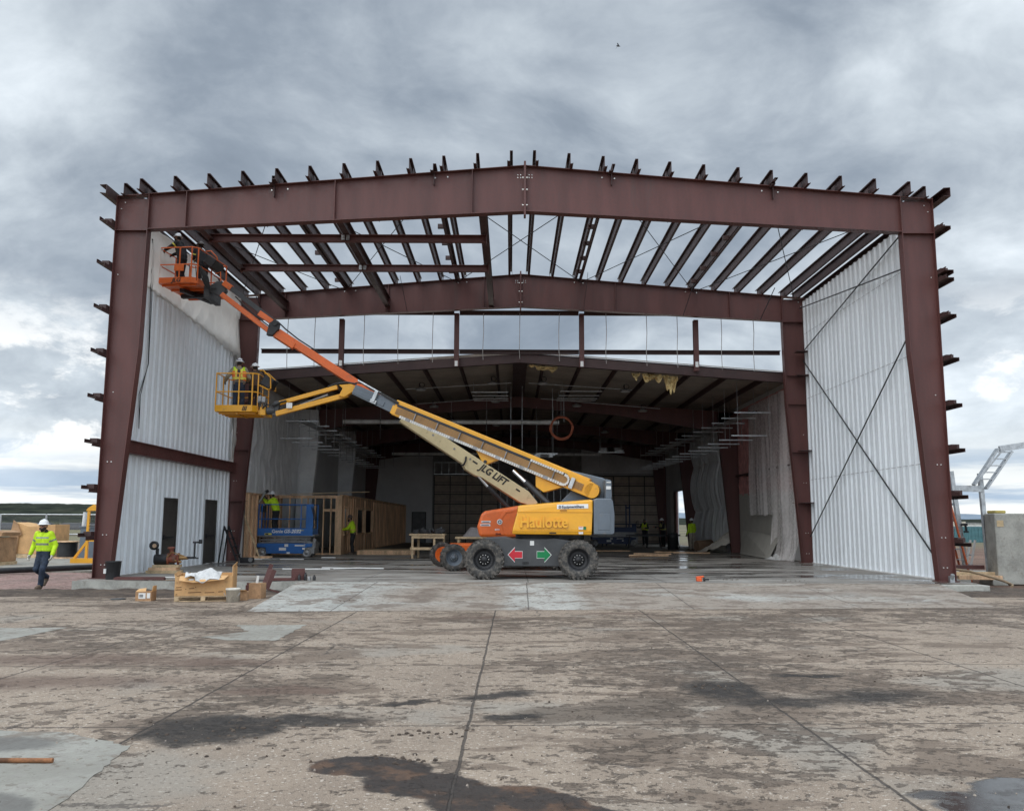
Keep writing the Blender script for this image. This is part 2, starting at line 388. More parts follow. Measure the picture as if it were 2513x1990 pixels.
    wet = blobs(t, pos, [(-.98, 6.42, .46, .27, -.2, .10), (-.55, 6.0, .46, .30, -.3, .10), (.0, 5.62, .56, .36, -.35, .10), (.45, 5.3, .5, .3, -.4, .1), (.0, 5.1, .7, .4, 0, .1), (.85, 5.1, .55, .3, -.3, .1)], .16, 3.0)
    wc = t.mix(t.rng(t.noise(pos, 3.4, 6, .6), .5, .64), (.040, .031, .026), (.115, .066, .040))
    col = t.mix(wet, col, wc)
    pud = blobs(t, pos, [(3.45, 5.65, .62, .52, .2, .12), (3.9, 5.2, .9, .55, 0, .1), (2.75, 5.8, .25, .12, 0, .3), (3.0, 5.55, .42, .30, .1, .12), (3.35, 6.0, .42, .22, .3, .12)], .16, 2.6)
    col = t.mix(pud, col, (.055, .050, .047))
    jx = lines(t, t.math('SUBTRACT', x, t.math('MULTIPLY', t.math('SUBTRACT', y, 10), .006)), (-8.6, -5.55, -3.0, -.34, 2.5, 5.45, 8.4), pos)
    jy = lines(t, t.math('SUBTRACT', y, t.math('MULTIPLY', x, .035)), (1.4, 4.55, 7.70, 10.85, 14.3), pos)
    jy2 = lines(t, t.math('SUBTRACT', y, t.math('MULTIPLY', x, .07)), (17.45,), pos, .035)
    j = t.math('MAXIMUM', t.math('MAXIMUM', jx, jy), jy2)
    col = t.mix(t.math('MULTIPLY', j, .85), col, (.055, .045, .038))
    cv = t.new('ShaderNodeTexVoronoi', feature='DISTANCE_TO_EDGE'); t.put(cv.inputs['Vector'], t.vmath('ADD', t.vmath('MULTIPLY', pos, (1, 1, 0)), t.vmath('SCALE', t.noise(pos, 1.6, 6, .6, col=True), scale=.5))); cv.inputs['Scale'].default_value = .42
    ck = t.math('MULTIPLY', t.rng(cv.outputs['Distance'], .003, .008, 1, 0), t.rng(t.noise(pos, .45, 3, .5), .55, .6))
    col = t.mix(t.math('MULTIPLY', ck, .7), col, (.07, .058, .05))
    rough = t.rng(n2, .3, .7, .72, .95)
    rough = t.math('SUBTRACT', rough, t.math('MULTIPLY', wet, .42)); rough = t.math('SUBTRACT', rough, t.math('MULTIPLY', pud, .82), clamp=True)
    rough = t.math('MAXIMUM', rough, t.rng(t.noise(pos, 2.5, 6, .6), .40, .62, .07, .42))
    t.put(b.inputs['Base Color'], col); t.put(b.inputs['Roughness'], rough)
    dry = t.math('SUBTRACT', 1.0, t.math('MULTIPLY', pud, .97))
    h = t.math('ADD', t.math('MULTIPLY', n2, .5), t.math('ADD', t.math('MULTIPLY', n3, .16), t.math('MULTIPLY', sm2, .9)))
    h = t.math('ADD', h, t.math('MULTIPLY', t.noise(pos, 110, 2), .10))
    h = t.math('SUBTRACT', h, t.math('MULTIPLY', j, .5)); h = t.math('ADD', h, t.math('MULTIPLY', dn, t.noise(pos, 9, 6, .7)))
    t.put(b.inputs['Normal'], t.bump(t.math('MULTIPLY', h, dry), .9, .035))
def slab_nodes(t, b, pos):
    x, y, z = t.sep(pos)
    n1 = t.noise(pos, .7, 9, .62); n2 = t.noise(pos, 7, 7, .65)
    col = t.mix(t.rng(n1, .35, .65), (.215, .20, .178), (.325, .308, .28))
    col = t.mix(t.rng(n2, .5, .7, 0, .4), col, (.17, .155, .14))
    dirt = t.noise(t.mapv(pos, sc=(.5, 1.2, 1)), .8, 10, .68, .3)
    col = t.mix(t.rng(dirt, .5, .66, 0, .8), col, (.15, .118, .095))
    wn = t.noise(t.mapv(pos, (2, 0, 0), sc=(.26, .75, 1)), .9, 8, .62, .4)
    right = t.math('ADD', t.math('MULTIPLY', t.rng(x, -4, 9), .05), t.math('MULTIPLY', t.rng(y, 23.0, 25.5), .045))
    wetv = t.math('SUBTRACT', t.math('ADD', wn, right), t.math('MULTIPLY', t.rng(y, 42, 52), .1))
    wet = t.rng(wetv, .60, .63)
    film = t.rng(wetv, .50, .60)
    pud = blobs(t, pos, [(4.0, 27.2, 1.5, .8, 0, .2), (6.3, 30.4, .9, .7, 0, .3), (10.2, 25.6, .9, 1.1, 0, .4), (-3.8, 28.8, 1.8, .35, 0, .3), (-1.6, 26.6, 1.0, .3, 0, .3), (8.9, 47, .7, 2.6, 0, .4), (2.4, 31.5, 1.6, .5, 0, .3)], .55, 1.3)
    wet = t.math('MAXIMUM', wet, pud)
    col = t.mix(t.math('MULTIPLY', film, .45), col, (.11, .098, .088)); col = t.mix(t.math('MULTIPLY', wet, .75), col, (.058, .052, .048))
    j = t.math('MAXIMUM', lines(t, x, (-6.6, -3.9, .45, 4.0, 7.6), pos, .02), lines(t, y, (28.6, 34.4, 40, 45.4), pos, .03))
    col = t.mix(t.math('MULTIPLY', j, .8), col, (.05, .045, .04))
    rough = t.math('SUBTRACT', .80, t.math('MULTIPLY', film, .28)); rough = t.math('SUBTRACT', rough, t.math('MULTIPLY', wet, .5)); rough = t.math('MAXIMUM', rough, t.rng(t.noise(pos, 3, 4), .35, .65, .08, .26))
    t.put(b.inputs['Base Color'], col); t.put(b.inputs['Roughness'], rough)
    h = t.math('MULTIPLY', t.math('ADD', n2, t.math('MULTIPLY', t.noise(pos, 40, 3), .3)), t.math('SUBTRACT', 1.0, t.math('MULTIPLY', wet, .97)))
    t.put(b.inputs['Normal'], t.bump(h, .35, .02))
def ramp_nodes(t, b, pos):
    x, y, z = t.sep(pos)
    n1 = t.noise(pos, .8, 9, .62); n2 = t.noise(pos, 8, 7, .65)
    col = t.mix(t.rng(n1, .35, .65), (.33, .33, .305), (.45, .445, .41))
    col = t.mix(t.rng(n2, .5, .7, 0, .3), col, (.22, .20, .18))
    tan_ = t.noise(t.mapv(pos, (4, 1, 0), sc=(.6, 1, 1)), .55, 8, .62); mid_ = t.math('SUBTRACT', 1.0, t.math('MAXIMUM', t.rng(t.math('ABSOLUTE', t.math('ADD', x, 4.3)), .6, 2.2, 1, 0), t.rng(t.math('ABSOLUTE', t.math('SUBTRACT', x, .7)), .5, 1.1, .9, 0)))
    col = t.mix(t.math('MULTIPLY', t.rng(tan_, .30, .52), t.math('MULTIPLY', mid_, .78)), col, (.27, .215, .168))
    sm = t.noise(t.mapv(pos, sc=(.8, 1.2, 1)), 1.6, 12, .7, .2); col = t.mix(t.rng(sm, .52, .565, 0, .75), col, (.155, .118, .092)); fl = t.noise(pos, 9, 6, .66, .3); col = t.mix(t.rng(fl, .555, .60, 0, .7), col, (.14, .11, .088))
    tr = blobs(t, pos, [(-3.5, 19.2, .34, 1.0, 0, .35), (-1.9, 19.8, .30, 1.3, 0, .35), (2.2, 20.3, 1.1, .5, -.2, .9), (6.8, 20.6, 1.6, .5, -.1, .9), (8.8, 21.2, .9, .4, 0, .8)], .35, 2.4)
    col = t.mix(t.math('MULTIPLY', tr, t.rng(t.noise(pos, 6, 6, .7), .35, .6, .3, .9)), col, (.16, .125, .10))
    j = lines(t, t.math('SUBTRACT', x, t.math('MULTIPLY', t.math('SUBTRACT', y, 20), .01)), (-3.45, .38, 3.7, 7.2), pos, .018)
    col = t.mix(t.math('MULTIPLY', j, .8), col, (.06, .05, .045))
    t.put(b.inputs['Base Color'], col); t.put(b.inputs['Roughness'], t.rng(n2, .3, .7, .6, .9))
    t.put(b.inputs['Normal'], t.bump(t.math('ADD', n2, t.math('MULTIPLY', tr, .8)), .4, .02))
def patch_nodes(t, b, pos):
    n1 = t.noise(pos, 1.2, 9, .62); n2 = t.noise(pos, 14, 6, .65)
    col = t.mix(t.rng(n1, .35, .65), (.25, .24, .205), (.33, .32, .28)); col = t.mix(t.rng(t.noise(pos, 90, 2), .5, .7, 0, .4), col, (.20, .185, .165)); col = t.mix(t.rng(n2, .46, .66, 0, .45), col, (.25, .23, .21))
    sm = t.noise(pos, 2.2, 12, .7, .2); col = t.mix(t.rng(sm, .52, .60, 0, .75), col, (.175, .14, .11)); fk = t.noise(pos, 12, 6, .66, .3); col = t.mix(t.rng(fk, .58, .62, 0, .6), col, (.14, .115, .09))
    damp = blobs(t, pos, [(-3.3, 5.2, .55, .62, .2, .1), (-3.9, 7.0, .5, .25, 0, .4)], .12, 2); col = t.mix(t.math('MULTIPLY', damp, .8), col, (.12, .115, .105))
    t.put(b.inputs['Base Color'], col); t.put(b.inputs['Roughness'], t.rng(n2, .3, .7, .6, .85)); t.put(b.inputs['Normal'], t.bump(n2, .25, .01))
def earth_nodes(t, b, pos):
    x, y, z = t.sep(pos)
    n1 = t.noise(pos, .25, 10, .65); n2 = t.noise(pos, 3, 9, .7); n4 = t.noise(pos, .02, 8, .6)
    near = t.mix(t.rng(n1, .35, .65), (.115, .068, .046), (.21, .125, .088))
    near = t.mix(t.rng(n2, .45, .68, 0, .7), near, (.07, .05, .04))
    far = t.mix(t.rng(t.noise(t.mapv(pos, sc=(.12, 1, 1)), .03, 8, .62), .38, .62), (.17, .155, .085), (.095, .082, .052))
    far = t.mix(t.rng(t.noise(t.mapv(pos, (30, 0, 0), sc=(.1, 1, 1)), .022, 6, .6), .55, .64), far, (.30, .25, .16))
    t.put(b.inputs['Base Color'], t.mix(t.rng(y, 55, 90), near, far)); b.inputs['Roughness'].default_value = .95
    t.put(b.inputs['Normal'], t.bump(t.math('ADD', n2, n1), .8, .06))
def soil_nodes(t, b, pos):
    n1 = t.noise(pos, 1.2, 9, .68); n2 = t.noise(pos, 9, 7, .7)
    col = t.mix(t.rng(n1, .35, .65), (.048, .036, .029), (.12, .088, .066)); col = t.mix(t.rng(n2, .5, .72, 0, .6), col, (.20, .16, .125))
    t.put(b.inputs['Base Color'], col); b.inputs['Roughness'].default_value = .95; t.put(b.inputs['Normal'], t.bump(t.math('ADD', n1, n2), .9, .05))
def gravel_nodes(t, b, pos):
    v = t.new('ShaderNodeTexVoronoi'); t.put(v.inputs['Vector'], pos); v.inputs['Scale'].default_value = 14
    cr = t.sep(v.outputs['Color'])[0]
    col = t.mix(cr, (.20, .115, .095), (.44, .30, .265)); col = t.mix(t.rng(t.noise(pos, .6, 6), .45, .65, 0, .6), col, (.20, .15, .125))
    t.put(b.inputs['Base Color'], col); b.inputs['Roughness'].default_value = .9; t.put(b.inputs['Normal'], t.bump(v.outputs['Distance'], 1, .05))
m_yard = gmat('yard_concrete', yard_nodes); m_slab = gmat('slab_concrete', slab_nodes); m_ramp = gmat('ramp_concrete', ramp_nodes)
m_patch = gmat('fresh_concrete', patch_nodes); m_earth = gmat('earth', earth_nodes); m_soil = gmat('dark_soil', soil_nodes); m_gravel = gmat('pink_gravel', gravel_nodes)

# ------------------------------------------------------------------ ground
struct(MB().bx(-4200, 4200, -300, 6000, -3, -.30).build('ground', m_earth))
struct(MB().prism([(-40, -12, -.29), (40, -12, -.29), (40, 21.2, -.29), (11, 21.0, -.29), (-5, 20.9, -.29), (-40, 21.2, -.29)], (0, 0, .09)).build('yard', m_yard))
slab = MB().bx(-11.15, 12.0, 22.84, 68, -.34, 0)
struct(slab.build('hangar_floor', [m_slab]))
rp = MB().add([(-5.06, 17.12, -.196), (10.05, 18.45, -.196), (11.0, 22.82, -.012), (-5.45, 22.82, -.012), (-5.06, 17.12, -.29), (10.05, 18.45, -.29), (11.0, 22.82, -.29), (-5.45, 22.82, -.29)],
    [(0, 1, 2, 3), (0, 4, 5, 1), (1, 5, 6, 2), (2, 6, 7, 3), (3, 7, 4, 0)])
struct(rp.build('ramp', m_ramp))
def rag(pts, z, j=.03, n=14):
    out = []
    for i, p in enumerate(pts):
        q = pts[(i+1) % len(pts)]
        for k in range(n):
            t_ = k/n; out.append((p[0]+(q[0]-p[0])*t_+random.uniform(-j, j), p[1]+(q[1]-p[1])*t_+random.uniform(-j, j), z))
    return out
for pts, j in (([(-9.6, 14.25), (-7.15, 14.45), (-7.30, 12.7), (-9.6, 12.6)], .015), ([(-4.62, 13.35), (-4.1, 14.0), (-4.55, 14.85), (-3.42, 14.95), (-3.40, 12.98), (-4.1, 13.0)], .03), ([(-5.2, 7.5), (-3.6, 7.38), (-2.90, 6.95), (-2.72, 5.6), (-2.70, 3.6), (-5.2, 3.6)], .02)):
    struct(MB().prism(rag(pts, -.199, j), (0, 0, .004)).build('concrete_patch', m_patch))
def noisy(x0, x1, y0, y1, z0, amp, sc, fade=.6, nu=90, nv=30):
    def fn(u, v):
        x = x0+(x1-x0)*u; y = y0+(y1-y0)*v
        e = min(1, min(u, 1-u)*(x1-x0)/fade, min(v, 1-v)*(y1-y0)/fade)
        h = mnoise.fractal(V((x*sc, y*sc, 3.3)), .9, 2.1, 5)*.5+.45
        return (x, y, z0-.05+(.05+amp*max(0, h))*e)
    return fn
struct(MB().grid(noisy(-19, -5.3, 19.75, 22.84, -.215, .085, 1.7), 150, 34).build('soil_bank', m_soil), 'stuff')
struct(MB().grid(noisy(10.6, 17, 20.7, 24.6, -.23, .08, 1.1), 80, 40).build('soil_heap', m_soil), 'stuff')
struct(MB().grid(noisy(-44, -11.6, 22.6, 31.0, -.27, .06, .8), 150, 50).build('gravel', m_gravel), 'stuff')
struct(MB().bx(-60, -12.6, 31.5, 44.5, -.35, -.235).build('pavement', m_patch))
# loose clods and stones
mb = MB()
for i in range(1100):
    y = 4.9+abs(random.gauss(0, 1))*6.5 if i % 3 else random.uniform(5, 21)
    x = random.uniform(-.58, .58)*y*1.1; y = min(y, 23)
    s_ = random.choice((.005, .006, .008, .010, .014))*random.uniform(.6, 1.2)
    z = -.2 if y < 17 else (-.2+(y-17.3)/5.6*.19 if -5 < x < 10 else -.2)
    if x < -5.3 and y > 20.6 or x > 10 and y > 19: continue
    a = random.uniform(0, 6.3)
    vs = [(x+s_*math.cos(a+k*1.05)*random.uniform(.7, 1.3), y+s_*math.sin(a+k*1.05)*random.uniform(.7, 1.3), z-.002) for k in range(6)]
    vs += [(x+.5*s_*math.cos(a+k*2.1), y+.5*s_*math.sin(a+k*2.1), z+s_*random.uniform(.5, 1.0)) for k in range(3)]
    mb.add(vs, [(0, 1, 6), (1, 2, 6), (2, 3, 7), (3, 4, 7), (4, 5, 8), (5, 0, 8), (6, 7, 8), (2, 7, 6), (4, 8, 7), (0, 6, 8)], random.choice((0, 1, 1)))
struct(mb.build('clods', [m_soil, pmat('stone_chip', (.33, .28, .235), .9)], recalc=False), 'stuff')
# bigger dark lumps of mud here and there
mb = MB()
for (cx, cy, n_) in ((-.62, 7.35, 16), (-.42, 7.45, 6), (-.75, 6.62, 22), (4.6, 10.2, 8), (-2.4, 7.3, 40), (2.1, 9.5, 16), (6, 24.0, 12), (7.4, 23.6, 14), (3.9, 11.7, 6), (-3.4, 18.9, 24)):
    for k in range(n_):
        x = cx+random.gauss(0, .16 if n_ < 30 else .4); y = cy+random.gauss(0, .07 if n_ < 30 else .3); s_ = random.uniform(.006, .022)
        z = -.2 if cy < 17 else (-.2+(cy-17.2)/5.6*.19 if cy < 22.8 else 0)
        mb.lathe([(s_, -.004), (s_*.95, s_*.3), (s_*.5, s_*.6), (.001, s_*.65)], (x, y, z), (random.uniform(-.3, .3), random.uniform(-.3, .3), 1), 6, smooth=False)
struct(mb.build('mud_lumps', m_soil), 'stuff')
# far country
def hill_nodes(t, b, pos):
    n = t.noise(pos, .012, 8, .6); n2 = t.noise(t.mapv(pos, sc=(.5, 1, 2.5)), .05, 7, .65)
    col = t.mix(t.rng(n2, .4, .62), (.010, .014, .010), (.034, .040, .026)); col = t.mix(t.rng(n, .56, .68, 0, .6), col, (.06, .06, .042))
    t.put(b.inputs['Base Color'], col); b.inputs['Roughness'].default_value = .95; b.inputs['Specular IOR Level'].default_value = .1
m_hill = gmat('juniper_hillside', hill_nodes)
def ridge(x0, x1, y, depth, hf, nu=240, nv=14):
    def fn(u, v):
        x = x0+(x1-x0)*u; h = hf(x, u)
        k = math.sin(min(1, v*1.5)*math.pi/2) if v < .67 else 1-(v-.67)*1.5
        return (x, y+depth*v, -6+(h+6)*k + 1.4*abs(mnoise.noise(V((x*.03, v*9, 1))))*(v > .1) + 1.1*mnoise.noise(V((x*.11, v*30, 7)))*(v > .1))
    return fn
struct(MB().grid(ridge(-1500, -180, 1250, 420, lambda x, u: 31+1.6*mnoise.noise(V((x*.004, 0, 0)))), 300, 16).build('hills', m_hill))
struct(MB().grid(ridge(120, 1800, 1100, 420, lambda x, u: 10+3*mnoise.noise(V((x*.004, 5, 0)))), 260, 12).build('hills', m_hill))
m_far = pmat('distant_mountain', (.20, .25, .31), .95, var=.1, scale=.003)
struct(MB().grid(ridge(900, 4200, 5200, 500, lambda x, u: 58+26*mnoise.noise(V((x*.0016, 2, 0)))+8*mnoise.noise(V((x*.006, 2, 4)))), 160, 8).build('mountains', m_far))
# ------------------------------------------------------------------ new hangar frame
X0, HW, YA, YB = .36, 11.43, 23.6, 34.45
XL, XR = X0-HW, X0+HW
HF = thing('hangar_frame', 'open dark red steel hangar frame with white ribbed wall panels, no roof yet', 'hangar frame', (X0, YA, 0))
def rtop(x): return 10.53+(11.48-10.53)*(1-abs(x-X0)/HW)
def rbot(x): return 9.58+(10.14-9.58)*(1-min(1, abs(x-X0)/(HW-.9)))
def portal(Y, extra):
    for sg in (-1, 1):
        xo = X0+sg*HW; xk = xo-sg*.86; xt = xo-sg*.90; xb = xo-sg*.44
        mb = MB(); w = .14
        mb.xz([(xo-sg*.012, .02), (xb, .02), (xk, 6.2), (xt, 9.58), (xt, 10.5), (xo-sg*.012, 10.5)], Y-.006, Y+.006)
        mb.bx(min(xo, xo-sg*.014), max(xo, xo-sg*.014), Y-w, Y+w, .02, 10.56)
        for (a, b) in (((xb, .02), (xk, 6.2)), ((xk, 6.2), (xt, 9.60))):
            mb.bar((a[0], Y, a[1]), (b[0], Y, b[1]), 2*w, .016, (1, 0, 0))
        mb.bx(min(xo+sg*.06, xb-sg*.06), max(xo+sg*.06, xb-sg*.06), Y-.18, Y+.18, -.0, .022)
        col = mb.build('column', red, HF)
        MB().bx(min(xt, xo), max(xt, xo), Y-w+.004, Y-.007, 9.54, 9.556).build('stiffener', red, col)
        if extra:
            for z in (7.35, 6.2, 4.3, 2.3): MB().bx(min(xk+(sg*.1), xo), max(xk+sg*.1, xo), Y-w+.01, Y-.007, z, z+.012).build('stiffener', red, col)
        for z, dx in [(z, d) for z in (.36, 1.15, 3.1) for d in (.17, .27)]+[(10.38, .2), (10.2, .1), (8.3, .12), (5.0, .2)]: MB().cyl((xo-sg*dx, Y-.006, z), (xo-sg*dx, Y-.027, z), .0155, 8).build('bolt', bolt_m, col)
        # rafter half
        mb = MB()
        mb.xz([(xt, rtop(xt)-.012), (X0, 11.47), (X0, 10.14), (xt, 9.60)], Y-.006, Y+.006)
        mb.bar((xo, Y, rtop(xo)), (X0, Y, rtop(X0)), 2*w, .016, (0, 0, 1))
        mb.bar((xt, Y, 9.588), (X0, Y, 10.148), 2*w, .018, (0, 0, 1))
        ra = mb.build('rafter', red, HF)
        xs = (.90, 1.95, 6.1, 9.95) if sg < 0 else ((.90,) if not extra else (.90, 3.0, 7.6))
        for d in xs:
            x = xo-sg*d; MB().bx(x-.008, x+.008, Y-w+.003, Y-.007, rbot(x)+.012, rtop(x)-.01).build('stiffener', red, ra)
        MB().bx(X0-sg*.0 if sg > 0 else X0-.03, X0+.03 if sg > 0 else X0, Y-w-.012, Y+w+.012, 10.02, 11.60).build('end_plate', red, ra)
        for dx, dz in ((.12, .26), (.12, .34), (.2, .26), (.2, .34)): MB().cyl((X0+sg*dx, Y-.006, 11.5-dz), (X0+sg*dx, Y-.022, 11.5-dz), .015, 8).build('bolt', bolt_m, ra)
        for z in (10.3, 10.75, 11.1): MB().cyl((X0+sg*.035, Y-.16, z), (X0+sg*.08, Y-.16, z), .02, 8).build('bolt', bolt_m, ra)
        for d in (4.3, 4.75, 8.9, 9.25):
            x = xo-sg*d; MB().cyl((x, Y-.006, rtop(x)-.13), (x, Y-.03, rtop(x)-.13), .022, 8).build('bolt', bolt_m, ra)
portal(YA, False); portal(YB, True)
# purlins
pur = [-10.68, -10.18, -9.26, -8.34, -7.42, -6.49, -5.58, -4.65, -3.73, -2.82, -1.91, -.98, -.05, .65, 1.6, 2.54, 3.46, 4.37, 5.3, 6.24, 7.15, 8.1, 9.04, 9.97, 10.91, 11.4]
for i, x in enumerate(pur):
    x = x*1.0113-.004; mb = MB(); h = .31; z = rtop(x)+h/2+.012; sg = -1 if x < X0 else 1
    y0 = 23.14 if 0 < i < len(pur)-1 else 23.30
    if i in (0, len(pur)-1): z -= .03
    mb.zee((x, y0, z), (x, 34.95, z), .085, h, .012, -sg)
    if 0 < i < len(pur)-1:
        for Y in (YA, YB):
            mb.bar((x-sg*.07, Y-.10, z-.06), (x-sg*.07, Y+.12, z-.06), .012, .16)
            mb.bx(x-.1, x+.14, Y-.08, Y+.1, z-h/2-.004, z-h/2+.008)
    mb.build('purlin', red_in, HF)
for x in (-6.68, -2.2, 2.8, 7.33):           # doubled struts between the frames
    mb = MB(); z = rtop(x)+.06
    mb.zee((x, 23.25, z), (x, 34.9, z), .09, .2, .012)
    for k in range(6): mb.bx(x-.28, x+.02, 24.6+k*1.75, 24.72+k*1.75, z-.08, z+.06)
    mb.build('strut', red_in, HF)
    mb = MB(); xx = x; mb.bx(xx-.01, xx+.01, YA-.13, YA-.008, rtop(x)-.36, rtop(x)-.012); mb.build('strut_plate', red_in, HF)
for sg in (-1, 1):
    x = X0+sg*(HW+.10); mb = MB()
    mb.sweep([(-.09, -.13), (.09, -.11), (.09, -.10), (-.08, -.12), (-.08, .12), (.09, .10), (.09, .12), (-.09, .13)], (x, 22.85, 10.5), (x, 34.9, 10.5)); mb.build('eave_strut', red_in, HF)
# side girts run past the front frame
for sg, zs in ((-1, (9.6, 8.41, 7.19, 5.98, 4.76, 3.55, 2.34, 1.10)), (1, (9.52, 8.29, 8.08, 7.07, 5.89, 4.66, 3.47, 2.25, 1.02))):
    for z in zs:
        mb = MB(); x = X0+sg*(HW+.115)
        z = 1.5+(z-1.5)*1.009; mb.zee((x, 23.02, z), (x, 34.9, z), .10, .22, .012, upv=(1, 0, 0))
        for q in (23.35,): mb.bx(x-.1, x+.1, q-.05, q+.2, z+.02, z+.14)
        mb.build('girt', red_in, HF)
# ribbed liner panels
def ribbed(mb, X, y0, y1, zb, zt, nrm, pitch=.405, dep=.055, nz=1):
    prof = []; y = y0
    while y < y1:
        for d, h in ((0, 0), (.10, 0), (.105, .008), (.135, .008), (.14, 0), (.27, 0), (.30, dep), (.365, dep), (.395, 0)):
            if y+d < y1: prof.append((y+d, h))
        y += pitch
    prof.append((y1, 0))
    n = len(prof); vs = []
    for j in range(nz+1):
        for (yy, h) in prof:
            a, b = zb(yy), zt(yy); vs.append((X+nrm*h, yy, a+(b-a)*j/nz))
    fs = [(j*n+i, j*n+i+1, (j+1)*n+i+1, (j+1)*n+i) for j in range(nz) for i in range(n-1)]
    return mb.add(vs, fs)
XLi, XRi = XL+.06, XR-.05
mb = MB()
for (a, b, zb) in ((23.72, 27.75, .01), (27.75, 28.97, 2.26), (28.97, 31.64, .01), (31.64, 32.85, 2.30), (32.85, 34.25, .01)):
    ribbed(mb, XLi, a, b, lambda y, q=zb: q, lambda y: 3.44, 1)
mb.build('lower_wall_panel', white_panel, HF, solid=.003)
mb = MB(); ribbed(mb, XLi, 23.72, 34.15, lambda y: 3.80, lambda y: 8.62-.028*(y-24), 1)
mb.build('upper_wall_panel', white_panel, HF, solid=.003)
mb = MB(); ribbed(mb, XRi, 23.72, 34.30, lambda y: .005, lambda y: 10.36, -1)
mb.build('right_wall_panel', white_panel, HF, solid=.003)
mb = MB()
for z in (3.2, 6.4, 9.0): mb.bx(XRi-.046, XRi-.043, 23.75, 34.2, z, z+.012)
mb.build('panel_lap', steelg, HF)
mb = MB(); mb.bx(XRi-.07, XRi-.02, 23.74, 34.3, .0, .035); mb.build('base_trim', white, HF)
mb = MB(); mb.bx(XL+.02, XL+.24, 23.75, 34.3, 3.43, 3.78); mb.bx(XL+.0, XL+.30, 23.76, 34.29, 3.765, 3.79); mb.bx(XL+.0, XL+.30, 23.76, 34.29, 3.42, 3.445)
mb.build('wall_beam', red, HF)
mb = MB(); mb.bx(XL+.0, XL+.16, 23.76, 24.3, .0, .12); mb.bar((XL+.6, 23.2, .03), (XL+1.6, 23.2, .03), .09, .05); mb.build('base_angle', red_in, HF)
# plastic faced insulation along the top of the left wall
def fold(u, v):
    y = 23.75+(35.25-23.75)*u
    rag_ = .10*mnoise.noise(V((y*2.6, 0, 0)))+.05*mnoise.noise(V((y*9, 3, 0)))
    zb = 8.52-.035*(y-24)+rag_-.25*max(0, (y-30)/5)
    if y > 34.05: zb = 3.85+2.0*max(0, (34.6-y))*0+ (y-34.05)*1.2+.35*mnoise.noise(V((y*7, 1, 2)))+(1.6 if y > 34.9 else 0)
    z = zb+(10.42-zb)*v
    xr = XLi+.07+.10*mnoise.noise(V((y*1.3, z*.9, 0)))+.06*mnoise.noise(V((y*3.4+z*1.5, z*1.2, 4)))+.12*abs(mnoise.noise(V((y*.9-z*.8, z*.3, 9))))
    return (xr, y+.06*mnoise.noise(V((z*2.4, y, 5)))*(u > .9), z)
m_fab = pmat('white_insulation_facing', (.80, .79, .77), .5, var=.08, scale=.6, dirt=.12, dcol=(.62, .57, .52), bump=.9, bscale=3.2)
nt_ = NT(m_fab.node_tree); tr_ = nt_.new('ShaderNodeBsdfTranslucent'); tr_.inputs[0].default_value = (.93, .91, .88, 1); ms_ = nt_.new('ShaderNodeMixShader'); ms_.inputs[0].default_value = .62; nt_.l.new(nt_.n['Bump'].outputs[0], tr_.inputs['Normal'])
nt_.l.new(nt_.n['Principled BSDF'].outputs[0], ms_.inputs[1]); nt_.l.new(tr_.outputs[0], ms_.inputs[2]); nt_.l.new(ms_.outputs[0], nt_.n['Material Output'].inputs[0])
MB().grid(fold, 170, 46).build('insulation_sheet', m_fab, HF, solid=.01)
def tornfn(u, v):
    z = 3.82+(8.2-3.82)*v; y1 = 35.25+.20*mnoise.noise(V((z*1.9, 0, 3)))+.12*mnoise.noise(V((z*5, 2, 3)))-.75*max(0, (5.2-z)/1.4)
    y = 34.0+(y1-34.0)*u
    return (XLi+.05+.05*mnoise.noise(V((y*4, z*1.2, 6)))+.03*mnoise.noise(V((y*6, z*4, 8))), y, z)
MB().grid(tornfn, 18, 90).build('torn_insulation_edge', m_fab, HF, solid=.012)
mb = MB()
for k in range(2): mb.tube([(XLi+.09, 25.6+.05*k, 10.0), (XLi+.08, 25.75+.1*k, 8.3), (XLi+.07, 25.9+.02*k, 6.2), (XLi+.09, 25.45-.1*k, 5.2), (XLi+.08, 25.5, 4.2)], .012, 6)
mb.build('rope', hosem, HF)
# doors in the left wall
dk_door = pmat('dark_bronze_door', (.060, .054, .047), .5, var=.15)
for y0, y1, zt in ((27.75, 28.97, 2.26), (31.64, 32.85, 2.30)):
    mb = MB(); mb.bx(XLi-.05, XLi-.01, y0+.07, y1-.07, .01, zt-.07); d = mb.build('door', dk_door, HF)
    f_ = MB(); f_.bx(XLi-.08, XLi+.035, y0, y0+.07, .01, zt); f_.bx(XLi-.08, XLi+.035, y1-.07, y1, .01, zt); f_.bx(XLi-.08, XLi+.034, y0+.07, y1-.07, zt-.07, zt); f_.build('frame', dk_door, d)
    h = MB(); h.bx(XLi-.01, XLi+.045, y0+.2, y1-.25, .98, 1.03); h.bx(XLi-.01, XLi+.05, y0+.16, y0+.24, .94, 1.08); h.build('handle', blackp, d)
